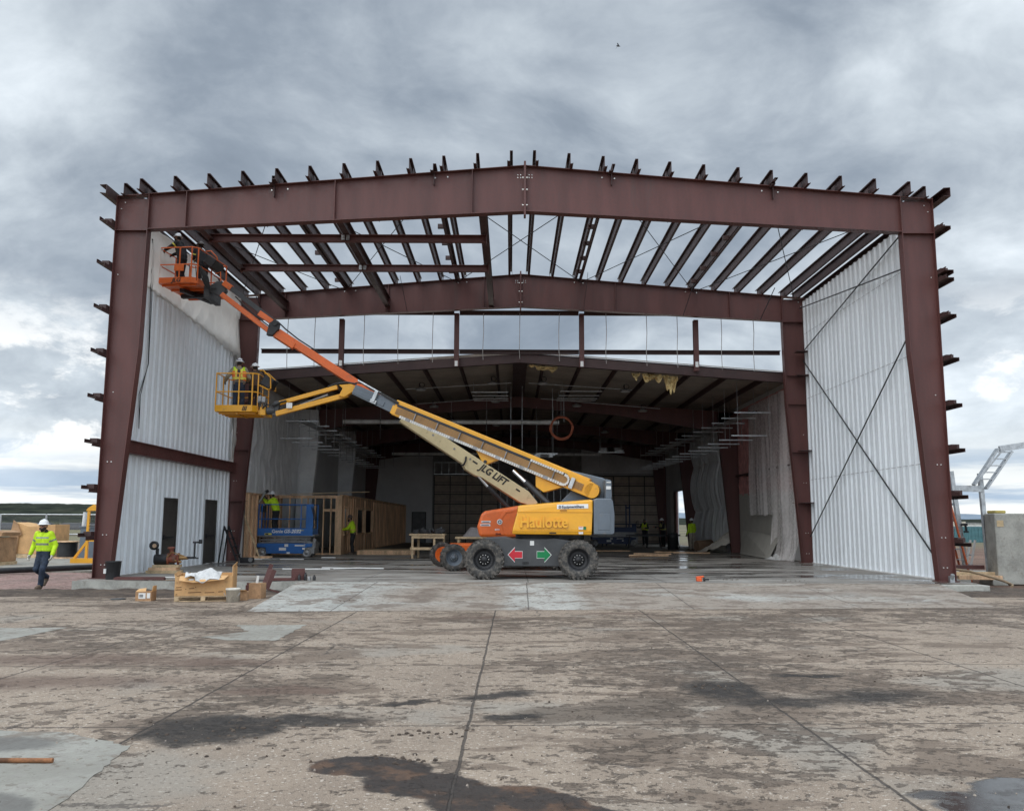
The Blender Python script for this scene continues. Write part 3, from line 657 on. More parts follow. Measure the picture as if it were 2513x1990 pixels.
# bracing rods and hoist beams
mb = MB()
mb.cyl((XRi-.10, 24.4, 10.25), (XRi-.10, 34.3, 8.30), .022, 6); mb.build('brace_rod', blackp, HF)
for a, b in (((24.2, 8.9), (34.35, 10.1)),): MB().cyl((XRi-.14, a[0], a[1]), (XRi-.14, b[0], b[1]), .022, 6).build('brace_rod', blackp, HF)
MB().cyl((XRi-.10, 34.27, 7.95), (XRi-.10, 24.3, .62), .024, 6).build('brace_rod', blackp, HF)
MB().cyl((XRi-.15, 25.0, 6.95), (XRi-.15, 34.13, 1.02), .024, 6).build('brace_rod', blackp, HF)
MB().cyl((XRi-.12, 25.4, 9.97), (XRi-.12, 34.3, 8.3), .02, 6)
for z in (8.25, 7.3, 4.32, 2.3): 
    MB().bx(XR-.5, XR-.02, YB-.62, YB-.18, z, z+.03).build('girt_clip', red_in, HF)
for k, (xa, xb) in enumerate(((-10.9, -6.7), (-6.7, -2.2), (-2.2, 2.8), (2.8, 7.33), (7.33, 11.4))):
    for (p, q) in ((xa, xb), (xb, xa)):
        MB().cyl((p, 23.75, rtop(p)-.14), (q, 34.3, rtop(q)-.14), .014, 6).build('brace_rod', blackp, HF)
for x, zc_ in ((-9.08, 10.12), (-5.0, 10.3), (-.82, 10.34)):
    MB().ibeam((x, 23.62, zc_), (x, 34.42, zc_), .20, .38, .018).build('hoist_beam', red_in, HF)
for y in (25.45, 28.55):
    mb = MB(); mb.ibeam((-9.1, y, 9.98), (-.78, y, 9.98), .16, .22, .016)
    for x in (-9.1, -.78): mb.bx(x-.012, x+.012, y-.1, y+.1, 9.80, 10.2)
    cb = mb.build('cross_beam', red, HF)
    MB().bx(-5.13, -5.03, y-.1, y-.086, 9.91, 10.06).build('splice_plate', galv, cb); MB().bx(-4.99, -4.89, y-.1, y-.086, 9.91, 10.06).build('splice_plate', galv, cb)
for x, dx in ((-10.2, .4), (-6.9, .15), (-3.75, .25), (3.6, .0), (4.4, .0), (6.4, -.05), (8.2, -.05), (10.5, -.15)):
    MB().bar((x, YA+.13, rbot(x)), (x+dx, YA+1.15, rtop(x)+.02), .06, .01, (1, 0, 0)).build('flange_brace', blackp, HF)
for x, dx in ((-9.9, -.3), (-4.2, -.2), (-.75, -.1), (2.9, .1), (6.9, .3), (10.0, .35)):
    MB().bar((x, YB-.14, rbot(x)), (x+dx, YB-1.05, rtop(x)+.02), .06, .01, (1, 0, 0)).build('flange_brace', blackp, HF)
# gable framing under the second frame
YG = 34.95
for x in (-6.93, -2.24, 2.86, 7.52):
    mb = MB(); mb.ibeam((x, YG, 7.62+.06*(4-abs(x)/2)), (x, YG, rbot(x)-.02), .20, .20, .014, (0, 1, 0)); po = mb.build('gable_post', red, HF)
    sp = MB(); sp.bx(x-.06, x+.06, YG-.125, YG-.115, 7.78, 8.0); sp.build('tag', white, po)
for z in (8.40, 10.02):
    for xa, xb in ((-10.2, -7.04), (-6.82, -2.35), (-2.13, 2.75), (2.97, 7.41), (7.63, 10.95)):
        mb = MB(); mb.zee((xa, YG+.05, z), (xb, YG+.05, z), .07, .16, .01, upv=(0, 0, 1)); mb.bx(xa, xb, YG-.09, YG+.0, z+.07, z+.08); mb.build('gable_girt', red_in, HF)
cordm = pmat('sag_cord', (.42, .40, .38), .7)
for x in (-9.1, -8.0, -6.0, -4.6, -3.2, -1.15, .34, 1.95, 3.85, 5.5, 6.75, 8.55, 9.85):
    mb = MB(); mb.tube([(x, YG-.1, 9.98), (x+.03*random.uniform(-1, 1), YG-.1, 9.2), (x-.02, YG-.1, 8.4), (x, YG-.1, 7.7+.05*(8-abs(x)))], .014, 5); mb.build('sag_cord', cordm, HF)

# ------------------------------------------------------------------ old hangar behind
OH = thing('old_hangar', 'older dark hangar with insulated roof and grid doors, standing behind the open steel frame', 'hangar', (X0, 35.3, 0))
YE, YZ = 35.2, 67.0
def otop(x): return 7.55+(8.38-7.55)*(1-abs(x-X0)/HW)
m_ceil = pmat('ceiling_insulation', (.42, .365, .31), .95, var=.12, scale=1.0, bump=.4, bscale=3)
m_wallg = pmat('grey_board_wall', (.62, .62, .615), .9, var=.06, scale=.6)
m_dark = pmat('dark_wall', (.22, .21, .205), .9)
m_gdoor = pmat('brown_door_panel', (.42, .35, .29), .85, var=.12)
mb = MB()
for sg in (-1, 1):
    xo = X0+sg*(HW+.3)
    mb.xz([(xo, 7.53), (X0, 8.40), (X0, 8.52), (xo, 7.65)], YE+.18, YZ+.2)
mb.build('roof', m_ceil, OH)
mb = MB()
for sg in (-1, 1):
    xo = X0+sg*(HW-.15); mb.bar((xo, YE, otop(xo)-.21), (X0, YE, 8.17), .22, .36, (0, 0, 1))
mb.build('edge_beam', red_in, OH)
mb = MB()
for sg in (-1, 1):
    xo = X0+sg*(HW-.3); mb.bar((xo, YE-.02, otop(xo)+.02), (X0+sg*3.5*(sg < 0)+sg*.2, YE-.02, otop(X0+sg*3.5*(sg < 0)+sg*.2)+.02), .26, .03, (0, 0, 1))
mb.build('roof_edge_trim', white_panel, OH)
for sg in (-1, 1):
    for k in range(1, 8):
        x = X0+sg*(k*1.52-.55); z = otop(x)-.14
        mb = MB(); mb.zee((x, YE+.12, z-.06), (x, YZ-.2, z-.06), .06, .2, .01, -sg); mb.build('purlin', red_in, OH)
mb = MB(); mb.bx(X0-.3, X0+.3, YE+.15, YZ-.2, 8.1, 8.2); mb.build('ridge_beam', red_in, OH)
for Y in (45.3, 56.1, 66.6):
    for sg in (-1, 1):
        xo = X0+sg*(HW-.02); w = .13
        mb = MB(); xk = xo-sg*1.0; xb = xo-sg*.45; zt = 7.25
        mb.xz([(xo, .02), (xb, .02), (xk, 6.3), (xk, zt), (xo, zt)], Y-.008, Y+.008)
        mb.bar((xb, Y, .02), (xk, Y, 6.3), 2*w, .016, (1, 0, 0)); mb.bx(min(xo, xo-sg*.014), max(xo, xo-sg*.014), Y-w, Y+w, .02, zt)
        mb.build('column', red, OH)
        mb = MB(); mb.xz([(xk+sg*.9, 7.25), (X0, 8.06), (X0, 7.5), (X0+sg*5, 7.1), (xk, 6.25)], Y-.008, Y+.008)
        mb.bar((X0, Y, 7.5), (X0+sg*5, Y, 7.1), 2*w, .016, (0, 0, 1)); mb.bar((X0+sg*5, Y, 7.1), (xk, Y, 6.25), 2*w, .016, (0, 0, 1))
        mb.build('rafter', red, OH)
# left wall: quilted vinyl insulation, wrapped columns
def vin(y0, y1, X, sg, z0, z1, amp=.10):
    def fn(u, v):
        y = y0+(y1-y0)*u; z = z0+(z1-z0)*v
        sag = amp*abs(math.sin(v*math.pi*3))*(.5+.5*mnoise.noise(V((y*2, z, 0))))
        cr = .05*mnoise.noise(V((y*3.2+.5*math.sin(z*2), z*.5, 3)))+.03*mnoise.noise(V((y*7, z*1.6, 8)))
        return (X+sg*(.05+sag+cr), y, z)
    return fn
mb = MB(); mb.bx(XL-.12, XL-.06, 34.9, YZ, 0, 7.6); mb.build('left_wall', white_panel, OH)
MB().grid(vin(35.3, 45.0, XL+.02, 1, 2.73, 7.4), 150, 50).build('quilted_insulation', vinyl, OH)
mb = MB(); mb.bx(XL-.05, XL+.02, 45.6, YZ, 0, 7.4); mb.build('left_lining', m_wallg, OH)
for Y in (45.3, 56.1):
    mb = MB(); mb.prism([(XL+.02, Y-.18, 0), (XL+.62, Y-.18, 0), (XL+1.12, Y-.18, 6.3), (XL+1.0, Y-.18, 7.3), (XL+.02, Y-.18, 7.3)], (0, .36, 0)); mb.build('wrapped_column', vinyl, OH)
# right wall
mb = MB(); mb.bx(XR+.06, XR+.12, 34.9, 58.3, 0, 7.6); mb.bx(XR+.06, XR+.12, 62.4, YZ, 0, 7.6); mb.bx(XR+.06, XR+.12, 58.3, 62.4, 3.75, 7.6)
mb.build('right_wall', m_wallg, OH)
mb = MB(); mb.grid(lambda u, v: (XR-.02-.05*mnoise.noise(V((u*20, v*12, 3))), 34.8+10.4*u, 2.9+4.4*v), 60, 30); mb.build('pink_insulation', insulp, OH)
mb = MB(); mb.bx(XR-.03, XR+.03, 38.5, 45.2, 0, 3.0); mb.build('wall_board', drywall, OH)
mb = MB(); mb.zee((XR-.1, 34.9, 3.9), (XR-.1, 45.2, 3.9), .07, .2, .01, upv=(1, 0, 0)); mb.build('girt', red_in, OH)
def curtain(u, v):
    y = 35.0+7.2*u; z = 7.1*v+.02
    zz = z if y < 38.6 else max(z, 1.9+.1*mnoise.noise(V((y*3, 0, 0))))
    out = .20+.17*mnoise.noise(V((y*1.5, zz*.16, 0)))+.07*mnoise.noise(V((y*4.2, zz*.22, 2)))+.45*max(0, (1.6-zz)/1.6)**2*(y < 38.6)*(.6+.6*mnoise.noise(V((y*2.5, zz, 5))))
    return (XR-.06-out, y, zz)
m_clear = pmat('translucent_plastic', (.80, .76, .74), .25, var=.06, scale=1.0, alpha=.58, bump=.03, bscale=2)
MB().grid(curtain, 110, 60).build('plastic_curtain', m_clear, OH)
def bayb(u, v):
    y = 45.9+10.0*u; z = 6.6*v
    sag = .25*abs(math.sin((v*2.4+.18)*math.pi))+.05*mnoise.noise(V((y*4.2, z*.35, 1)))+.05*math.sin(y*9+2*mnoise.noise(V((y, z*.4, 0))))*.6
    return (XR-.08-sag-.15*mnoise.noise(V((y*.8, z*.6, 7)))*(v < .35), y, z)
MB().grid(bayb, 170, 50).build('quilted_insulation', vinyl, OH)
# jambs and torn edge at the side opening
mb = MB(); mb.bx(XR-.05, XR+.06, 62.4, 63.4, 0, 3.75); mb.build('opening_jamb', red, OH)
mb = MB(); mb.grid(lambda u, v: (XR-.06-.1*u, 63.3+.7*u+.15*mnoise.noise(V((u*5, v*9, 2))), 3.9*v), 8, 30); mb.build('torn_insulation_edge', m_fab, OH, solid=.01)
# back wall with two gridded doors
mb = MB(); mb.xz([(XL, 0), (XR, 0), (XR, 7.6), (X0, 8.4), (XL, 7.6)], YZ, YZ+.2); mb.build('back_wall', m_dark, OH)
mb = MB(); mb.bx(XL+.02, -6.0, YZ-.12, YZ-.01, 0, 6.55); mb.build('back_wall_board', m_wallg, OH)
mb = MB(); mb.bx(5.4, 11.4, YZ-.14, YZ-.02, 5.15, 7.2); mb.build('back_wall_board', pmat('grey_sheet', (.52, .52, .525), .8, var=.12, scale=.5), OH)
def grid_door(x0, x1, z1, nx, nz, par):
    mb = MB(); mb.bx(x0, x1, YZ-.12, YZ-.02, 0, z1); d = mb.build('hangar_door', m_gdoor, par)
    g = MB()
    for i in range(nx+1): x = x0+(x1-x0)*i/nx; g.bx(x-.03, x+.03, YZ-.2, YZ-.121, 0, z1)
    for i in range(nz+1):
        z = z1*i/nz
        g.bx(x0, x1, YZ-.19, YZ-.122, z-.03+.02*(i == 0), z+.03); g.bx(x0, x1, YZ-.185, YZ-.123, z+.16, z+.19)
    g.build('door_framing', blackp, d)
grid_door(-5.85, -1.0, 5.1, 4, 7, OH); grid_door(5.5, 11.35, 5.05, 5, 7, OH)
mb = MB(); mb.bx(-5.85, -.95, YZ-.1, YZ-.03, 5.2, 6.05)
tr = mb.build('transom', m_dark, OH); g = MB()
for i in range(10): x = -5.85+4.9*i/9; g.bx(x-.02, x+.02, YZ-.16, YZ-.101, 5.2, 6.05)
g.bx(-5.87, -.93, YZ-.17, YZ-.10, 6.04, 6.1); g.bx(-5.87, -.93, YZ-.17, YZ-.10, 5.15, 5.2); g.build('transom_bars', galv, tr)
mb = MB(); mb.bx(-.8, 5.3, YZ-.09, YZ-.03, 0, 4.1); tr = mb.build('middle_panel', m_dark, OH); g = MB()
for i in range(13): x = -.8+6.1*i/12; g.bx(x-.02, x+.02, YZ-.15, YZ-.091, 1.2, 4.1)
g.bx(-.82, 5.32, YZ-.16, YZ-.09, 4.1, 4.15); g.build('panel_bars', galv, tr)
mb = MB(); mb.bx(-7.47, -6.5, YZ-.16, YZ-.121, 0, 2.25); d = mb.build('door', pmat('grey_door', (.13, .135, .14), .6), OH)
mb = MB(); mb.bx(-7.53, -7.47, YZ-.18, YZ-.12, 0, 2.31); mb.bx(-6.5, -6.44, YZ-.18, YZ-.12, 0, 2.31); mb.bx(-7.47, -6.5, YZ-.18, YZ-.12, 2.25, 2.31); mb.build('frame', blackp, d)
MB().cyl((-6.6, YZ-.2, 1.03), (-6.6, YZ-.16, 1.03), .04, 8).build('handle', galv, d)
# torn roof insulation hanging at the edge
def tatter(x0, x1, drop, seed, y):
    def fn(u, v):
        x = x0+(x1-x0)*u; d = drop*max(.06, .55+.75*mnoise.noise(V((u*2.6+seed, 0, 0)))+.35*mnoise.noise(V((u*8, seed, 0))))*min(1, min(u, 1-u)*5+.15)
        z = otop(x)-.40-d*v
        return (x+.06*mnoise.noise(V((x*4, v*3, seed))), y+.25+.22*mnoise.noise(V((x*5, v*4, seed+2))), z)
    return fn
for x0, x1, dr, sd_ in ((.75, 1.9, .30, 1.0), (5.0, 5.3, .35, 2.2), (5.4, 6.2, .5, 3.1), (6.25, 6.85, 1.05, 4.4)):
    MB().grid(tatter(x0, x1, dr, sd_, YE+.05), 26, 16).build('torn_insulation', insuly, OH, solid=.03)

# ------------------------------------------------------------------ things hanging inside the old hangar
def ufo(x, y, z, lab):
    t = thing('high_bay_light', lab, 'ceiling light', (x, y, z), 'round high bay lights under the old roof')
    MB().lathe([(.02, .12), (.09, .11), (.13, .05), (.24, .03), (.25, -.02), (.22, -.05)], (x, y, z), (0, 0, 1), 24).build('housing', steelg, t)
    MB().lathe([(.001, -.045), (.215, -.052)], (x, y, z), (0, 0, 1), 24).build('lens', white, t)
    mb = MB(); mb.tube([(x-.03, y, z+.12), (x-.05, y, z+.3)], .02, 6); mb.tube([(x+.05+.13*math.cos(a*.7), y, z+.2+.11*math.sin(a*.7)) for a in range(9)], .014, 5, closed=True); mb.build('cable_loop', hosem, t)
    return t
nm = ('leftmost front', 'front left of ridge', 'front just right of ridge, below torn insulation', 'front right, beside torn insulation')
for (x, z), l in zip(((-4.2, 7.62), (-.88, 7.92), (1.45, 7.92), (5.28, 7.58)), nm): ufo(x, 40, z, 'round high bay light under dark roof, '+l)
for (x, z), l in zip(((-3.95, 7.38), (-.80, 7.66), (3.35, 7.45), (6.7, 7.2)), ('left end of the rear conduit', 'middle of the rear conduit left of ridge', 'rear conduit right of ridge', 'right end of the rear conduit')): ufo(x, 44.2, z, 'round high bay light under dark roof, '+l)
for (x, z), l in zip(((-.9, 7.3), (5.6, 6.9)), ('deep inside left of the coiled hose', 'deep inside above the right grid door')): ufo(x, 52, z, 'dim high bay light '+l)
def conduit(pts, lab, r=.022, grp='metal conduits under the old roof'):
    return tag(MB().tube(pts, r, 6).build('conduit', galv), lab, 'conduit', grp)
conduit([(-4.9, 40, otop(-4.9)+.02-.4), (.0, 40, otop(0)-.42)], 'thin metal conduit carrying the front left ceiling lights')
conduit([(.8, 40, otop(.8)-.42), (5.6, 40, otop(5.6)-.38)], 'thin metal conduit carrying the front right ceiling lights')
conduit([(-4.8, 44.2, 7.5), (-.3, 44.2, 7.85)], 'thin metal conduit carrying the rear left ceiling lights')
conduit([(1.5, 44.2, 7.8), (7.6, 44.2, 7.3)], 'thin metal conduit carrying the rear right ceiling lights')
for x, z0, z1, lab in ((-.02, 5.0, 8.1, 'pair of thin hanger rods hanging left of the ridge beam'), (2.0, 6.3, 8.0, 'thin hanger rods dropping to the coiled hose')):
    mb = MB(); mb.cyl((x, 42, z0), (x, 42, z1), .016, 5); mb.cyl((x+.55, 42, z0+.05), (x+.55, 42, z1), .016, 5); tag(mb.build('hanger_rod', galv), lab, 'hanger rod')
for k, (x0, x1, ys, zs, lab) in enumerate(((-1.9, -.15, (41, 42.2, 43.2, 43.9), 0, 'rack of four strut channels left of the ridge'), (2.3, 4.3, (40.8, 42.2, 43.2, 43.9), 0, 'rack of four strut channels right of the ridge'))):
    mb = MB()
    for y in ys: mb.bx(x0, x1, y-.03, y+.03, otop(x0)-.60, otop(x0)-.55)
    for y in (ys[0], ys[-1]):
        for x in (x0+.1, x1-.1): mb.cyl((x, y, otop(x0)-.6), (x, y, otop(x)-.1), .01, 5)
    tag(mb.build('strut_rack', galv), lab, 'strut rack')
def duct(x0, x1, y, z, r, lab):
    t = thing('duct', lab, 'duct', (x0, y, z)); mb = MB(); mb.cyl((x0, y, z), (x1, y, z), r, 16); mb.build('pipe', pmat('duct_white', (.68, .68, .66), .4, .1), t)
    n = int((x1-x0)/1.6)
    for k in range(n+1):
        x = x0+.1+(x1-x0-.2)*k/n; b = MB(); b.cyl((x-.02, y, z), (x+.02, y, z), r+.012, 16); b.cyl((x, y, z-.9), (x, y, 7.9), .012, 5); b.build('hanger', steelg, t)
duct(-8.6, 2.45, 45.0-.6, 6.6, .115, 'long white round duct hung across the hangar at the front')
duct(-8.2, 6.2, 60, 6.18, .10, 'dim white duct hung across the back of the hangar')
t = thing('hose_coil', 'orange hose coiled in a hanging ring at the end of the white duct', 'hose coil', (2.3, 40, 5.86))
mb = MB()
for k in range(5):
    rr = .47+.016*k
    mb.tube([(2.32+rr*math.cos(a*.209)+.02*math.sin(k*2+a), 40+.02*k, 5.84+rr*1.02*math.sin(a*.209)) for a in range(30)], .021, 6, closed=True)
mb.build('hose', pmat('orange_hose', (.42, .12, .06), .6), t); MB().cyl((2.3, 40.04, 6.30), (2.3, 40.04, 7.95), .012, 5).build('hanger', steelg, t)
def trays(n, p0, p1, wid, lab, dz=-.98):
    t = thing('cable_tray', lab, 'cable tray', p0); p0 = V(p0); p1 = V(p1)
    for k in range(n):
        c = p0.lerp(p1, k/(n-1)); jx = random.uniform(-.1, .1)
        MB().bx(c.x-wid/2+jx, c.x+wid/2+jx, c.y-.03, c.y+.03, c.z-.03, c.z+.02).build('crosspiece', galv, t)
        if dz: MB().bx(c.x-wid/2-.2, c.x+wid/2-.25, c.y-.03, c.y+.03, c.z+dz-.03, c.z+dz+.02).build('crosspiece', galv, t)
        for x in (c.x-wid/2+.1, c.x+wid/2-.12): MB().cyl((x, c.y+.04, c.z+dz), (x, c.y+.04, 7.5), .012, 5).build('hanger', steelg, t)
    b = MB(); b.bar(p0+V((0, 0, .02)), p1+V((0, 0, .02)), .5, .015); b.build('tray_bed', steelg, t)
    c_ = MB()
    for q in (-.12, 0, .1): c_.tube([p0+(p1-p0)*u/12+V((q+.04*math.sin(u*2+q*9), 0, .05)) for u in range(13)], .03, 6)
    c_.build('cables', hosem, t)
trays(13, (10.3, 36.8, 6.18), (9.9, 62, 6.3), 1.55, 'long stepped cable tray hung along the right wall')
trays(12, (-9.1, 37.8, 5.86), (-9.6, 62, 6.1), 1.45, 'long stepped cable tray hung along the left wall', -.75)
trays(5, (6.2, 54, 5.85), (7.2, 63, 6.9), 1.6, 'short cable tray above the right grid door', 0)
trays(4, (1.75, 45, 5.05), (2.0, 52, 5.4), 1.1, 'short cable tray below the coiled hose', 0)
# ------------------------------------------------------------------ boom lifts
def wheel(par, c, r, w, hub, tyre_name='tyre', axis=(0, -1, 0), lugs=26, rimr=.56):
    """tyre and rim as sub-parts of one wheel; axis points outwards"""
    c = V(c); ax = V(axis).normalized()
    mb = MB(); h = w/2
    prof = [(r*rimr, -h*.8), (r*.80, -h), (r*.93, -h*.92), (r*.975, -h*.6), (r*.975, h*.6), (r*.93, h*.92), (r*.80, h), (r*.62, h*.96), (r*rimr, h*.8)]
    mb.lathe(prof, c, ax, 44, closed=False, cap=False)
    u = V((0, 0, 1)); e2 = u.cross(ax).normalized(); e3 = ax.cross(e2)
    for k in range(lugs):
        for s_ in (-1, 1):
            a = 2*math.pi*(k+.25*s_)/lugs
            rad = e2*math.cos(a)+e3*math.sin(a); tan = ax.cross(rad)
            rot = Matrix((ax, tan, rad)).transposed()
            skew = Matrix.Rotation(s_*.45, 3, 'Z')
            mb.box(c+rad*(r*.972)+ax*s_*h*.47, (h*1.0, r*.095, r*.065), rot @ skew)
            mb.box(c+rad*(r*.905)+ax*s_*h*.93, (h*.10, r*.085, r*.12), rot)
    wh = mb.build('wheel', rubber, par, bevel=0)
    mb = MB()
    mb.lathe([(r*rimr+.012, h*.84), (r*rimr, h*.84), (r*(rimr-.06), h*.5), (r*(rimr-.12), h*.12), (r*.30, h*.10), (r*.28, h*.30), (r*.16, h*.36), (r*.15, h*.52), (.001, h*.54)], c, ax, 36, cap=False)
    mb.lathe([(r*rimr+.012, -h*.84), (.001, -h*.5)], c, ax, 24, cap=False)
    mb.build('rim', hub, wh)
    mb = MB()
    for k in range(10):
        a = 2*math.pi*k/10; rad = e2*math.cos(a)+e3*math.sin(a); mb.cyl(c+rad*r*.225+ax*h*.28, c+rad*r*.225+ax*h*.42, r*.022, 6)
    mb.build('wheel_nuts', bolt_m, wh)
    return wh
def lframe(a, b):
    """local boom coordinates: s along, t towards the camera side, h upwards"""
    a, e1, e2, e3, L = frame(a, b)
    if e2.y > 0: e2 = -e2
    if e3.z < 0: e3 = -e3
    return (lambda s, t, h: a+e1*s+e2*t+e3*h), L, e1, e2, e3
def lbox(mb, P, s0, s1, t0, t1, h0, h1, mi=0, h0b=None, h1b=None):
    h0b = h0 if h0b is None else h0b; h1b = h1 if h1b is None else h1b
    vs = [P(s, t, h) for s, hs in ((s0, (h0, h1)), (s1, (h0b, h1b))) for t in (t0, t1) for h in hs]
    return mb.add(vs, [(0, 1, 3, 2), (4, 6, 7, 5), (0, 4, 5, 1), (2, 3, 7, 6), (0, 2, 6, 4), (1, 5, 7, 3)], mi)
sticker = pmat('white_sticker', (.72, .72, .70), .5, var=.03)
navy = pmat('navy_lettering', (.02, .03, .08), .5); redst = pmat('red_sticker', (.55, .02, .035), .5, var=.03); greenst = pmat('green_sticker', (.0, .20, .06), .5, var=.03)
hosebr = pmat('tan_hoses', (.36, .21, .09), .6, var=.15)

HL = thing('boom_lift', 'yellow boom lift with slate counterweight parked nearest, boom rising to the left', 'boom lift', (.55, 24.8, 0))
F0, F1 = 23.92, 25.75
mb = MB()      # chassis
mb.xz([(-.72, .34), (1.85, .34), (1.9, .62), (1.82, 1.0), (1.2, 1.09), (.95, 1.07), (.05, 1.07), (-.15, 1.12), (-.7, 1.09), (-.86, .8)], F0, F1)
mb.bx(-.62, -.38, 23.95, 25.8, .30, .34); 
mb.build('chassis', dgrey, HL, bevel=.02)
mb = MB()
for x in (-.71, 1.815): mb.cyl((x, 23.8, .52), (x, 25.9, .52), .13, 12)
mb.build('axle', dgrey, HL)
for x in (-.71, 1.815):
    wheel(HL, (x, 23.82, .53), .53, .40, blackp); wheel(HL, (x, 25.88, .53), .53, .40, blackp, axis=(0, 1, 0))
def arrow(x0, x1, z, m_):
    sgn = 1 if x1 > x0 else -1
    P = lambda k, g: [(x0-sgn*g*.7, z-.085-g), (x0+sgn*.20, z-.085-g), (x0+sgn*.20, z-.185-g*1.9), (x1+sgn*g*1.7, z), (x0+sgn*.20, z+.185+g*1.9), (x0+sgn*.20, z+.085+g), (x0-sgn*g*.7, z+.085+g)]
    mb = MB(); mb.prism([(x, F0-.004, zz) for x, zz in P(0, .012)], (0, .003, 0)); d = mb.build('arrow_sign', sticker, HL)
    mb = MB(); mb.prism([(x, F0-.007, zz) for x, zz in P(0, 0)], (0, .002, 0)); mb.build('arrow_face', m_, d)
arrow(.31, -.065, .65, redst); arrow(.71, 1.085, .65, greenst)
mb = MB(); mb.tube([(.40+.09*math.cos(a*.393), F0-.005, .43+.03*math.sin(a*.393)) for a in range(16)], .006, 6, closed=True); mb.bx(.33, .47, F0-.004, F0-.001, .405, .455); mb.build('slot', blackp, HL)
mb = MB(); mb.bx(.52, .63, F0-.004, F0-.001, .90, 1.02); mb.build('decal', sticker, HL)
MB().cyl((.75, 24.8, 1.05), (.75, 24.8, 1.22), .62, 28).build('turntable', blackp, HL)
# turret, hoods
mb = MB(); mb.bx(.15, 2.3, 24.45, 25.15, 1.2, 1.75); mb.xz([(1.42, 1.9), (1.42, 2.1), (2.05, 2.75), (2.6, 2.55), (2.72, 1.9)], 24.96, 25.05); mb.xz([(1.42, 1.9), (1.42, 2.1), (2.05, 2.75), (2.6, 2.55), (2.72, 1.9)], 25.12, 25.25)
mb.build('turret', grey, HL, bevel=.02)
def hood(y0, y1, nm):
    s_ = 1 if y0 < y1 else -1
    a = [(.04, 1.20), (.05, 1.33), (.18, 1.80), (.19, 1.96), (2.23, 2.13), (2.22, 1.80), (2.19, 1.33), (2.18, 1.18)]
    ins = [.02, .0, .05, .10, .10, .05, .0, .02]
    vs = [(x, y0+s_*i, z) for (x, z), i in zip(a, ins)]+[(x+.05*(k == 3), y1, z+.03*(k in (3, 4))) for k, (x, z) in enumerate(a)]
    n = len(a); fs = [(0, 1, 6, 7), (1, 2, 5, 6), (2, 3, 4, 5), tuple(range(2*n-1, n-1, -1))]+[(i, n+i, n+(i+1) % n, (i+1) % n) for i in range(n)]
    mb = MB(); mb.add(vs, fs); return mb.build(nm, yellow, HL, bevel=.03)
hd = hood(23.80, 24.43, 'side_hood'); hood(25.80, 25.18, 'side_hood')
MB().bar((.18, 23.846, 1.80), (2.22, 23.846, 1.80), .02, .016).build('crease', yellow, hd)
MB().bar((.05, 23.806, 1.29), (2.18, 23.806, 1.29), .022, .03).build('lower_edge', yellow, hd, bevel=.006)
mb = MB(); mb.bx(1.04, 1.22, 23.782, 23.80, 1.222, 1.252); mb.build('latch', blackp, hd)
text('lettering', 'Haulotte', .42, (.235, 23.800, 1.385), (1, 0, 0), (0, .106, 1), yellow, hd, ext=.045, bold=.012, sx=.87)
mb = MB(); mb.prism([(1.25, 23.855, 1.88), (2.10, 23.850, 1.90), (2.10, 23.873, 2.02), (1.25, 23.880, 2.0)], (0, .006, 0)); st_ = mb.build('name_sign', sticker, hd)
text('sign_letters', 'EquipmentShare', .098, (1.385, 23.846, 1.905), (1, -.004, .024), (0, .18, 1), navy, hd, ext=.002, bold=.002, sx=.93)
mb = MB(); mb.tube([(1.33+.028*math.cos(a*.52), 23.852, 1.935+.028*math.sin(a*.52)) for a in range(12)], .008, 6, closed=True); mb.build('sign_ring', navy, hd)
mb = MB(); mb.bx(1.33, 1.52, 23.838, 23.852, 1.832, 1.856); mb.build('number_strip', pmat('brown_ink', (.3, .13, .03), .6), hd)
for x0, x1, z0, z1, m_ in ((1.83, 1.95, 1.33, 1.41, sticker), (1.96, 2.03, 1.33, 1.41, greenst), (1.83, 1.95, 1.21, 1.27, sticker)):
    mb = MB(); mb.bx(x0, x1, 23.779, 23.783, z0, z1); d = mb.build('decal', m_, hd)
    mb = MB(); mb.bx(x0+.015, x1-.02, 23.776, 23.7795, z0+.05, z1-.012); mb.build('decal_print', redst if m_ is sticker else blackp, d)
# counterweight
mb = MB()
a = [(2.24, 1.20), (2.25, 2.12), (2.32, 2.17), (2.72, 2.17), (2.77, 2.10), (2.81, 1.75), (2.80, 1.24), (2.76, 1.20)]
mb.xz(a, 23.82, 25.8); cw = mb.build('counterweight', grey, HL, bevel=.045)
mb = MB(); mb.bx(2.38, 2.70, 23.812, 23.83, 1.79, 1.805); mb.bx(2.32, 2.70, 23.812, 23.83, 1.27, 1.285); mb.xz([(2.36, 1.32), (2.68, 1.32), (2.70, 1.76), (2.40, 1.76)], 23.808, 23.83); mb.build('recess', grey, cw, bevel=.01)
mb = MB(); mb.xz([(1.3, 2.98), (1.5, 3.03), (2.2, 2.88), (2.62, 2.78), (2.79, 2.68), (2.80, 2.17), (2.36, 2.17), (2.2, 2.5)], 24.93, 25.35); mb.xz([(2.62, 2.16), (2.62, 2.72), (2.79, 2.68), (2.80, 2.17)], 24.3, 24.935); rt_ = mb.build('rear_cowl', grey, HL, bevel=.03)
for x0, z0, w_, h_ in ((2.61, 2.43, .13, .09), (2.62, 2.61, .12, .03)):
    mb = MB(); mb.bx(x0+.03, x0+w_+.03, 24.29, 24.297, z0, z0+h_); mb.build('decal', sticker, rt_)
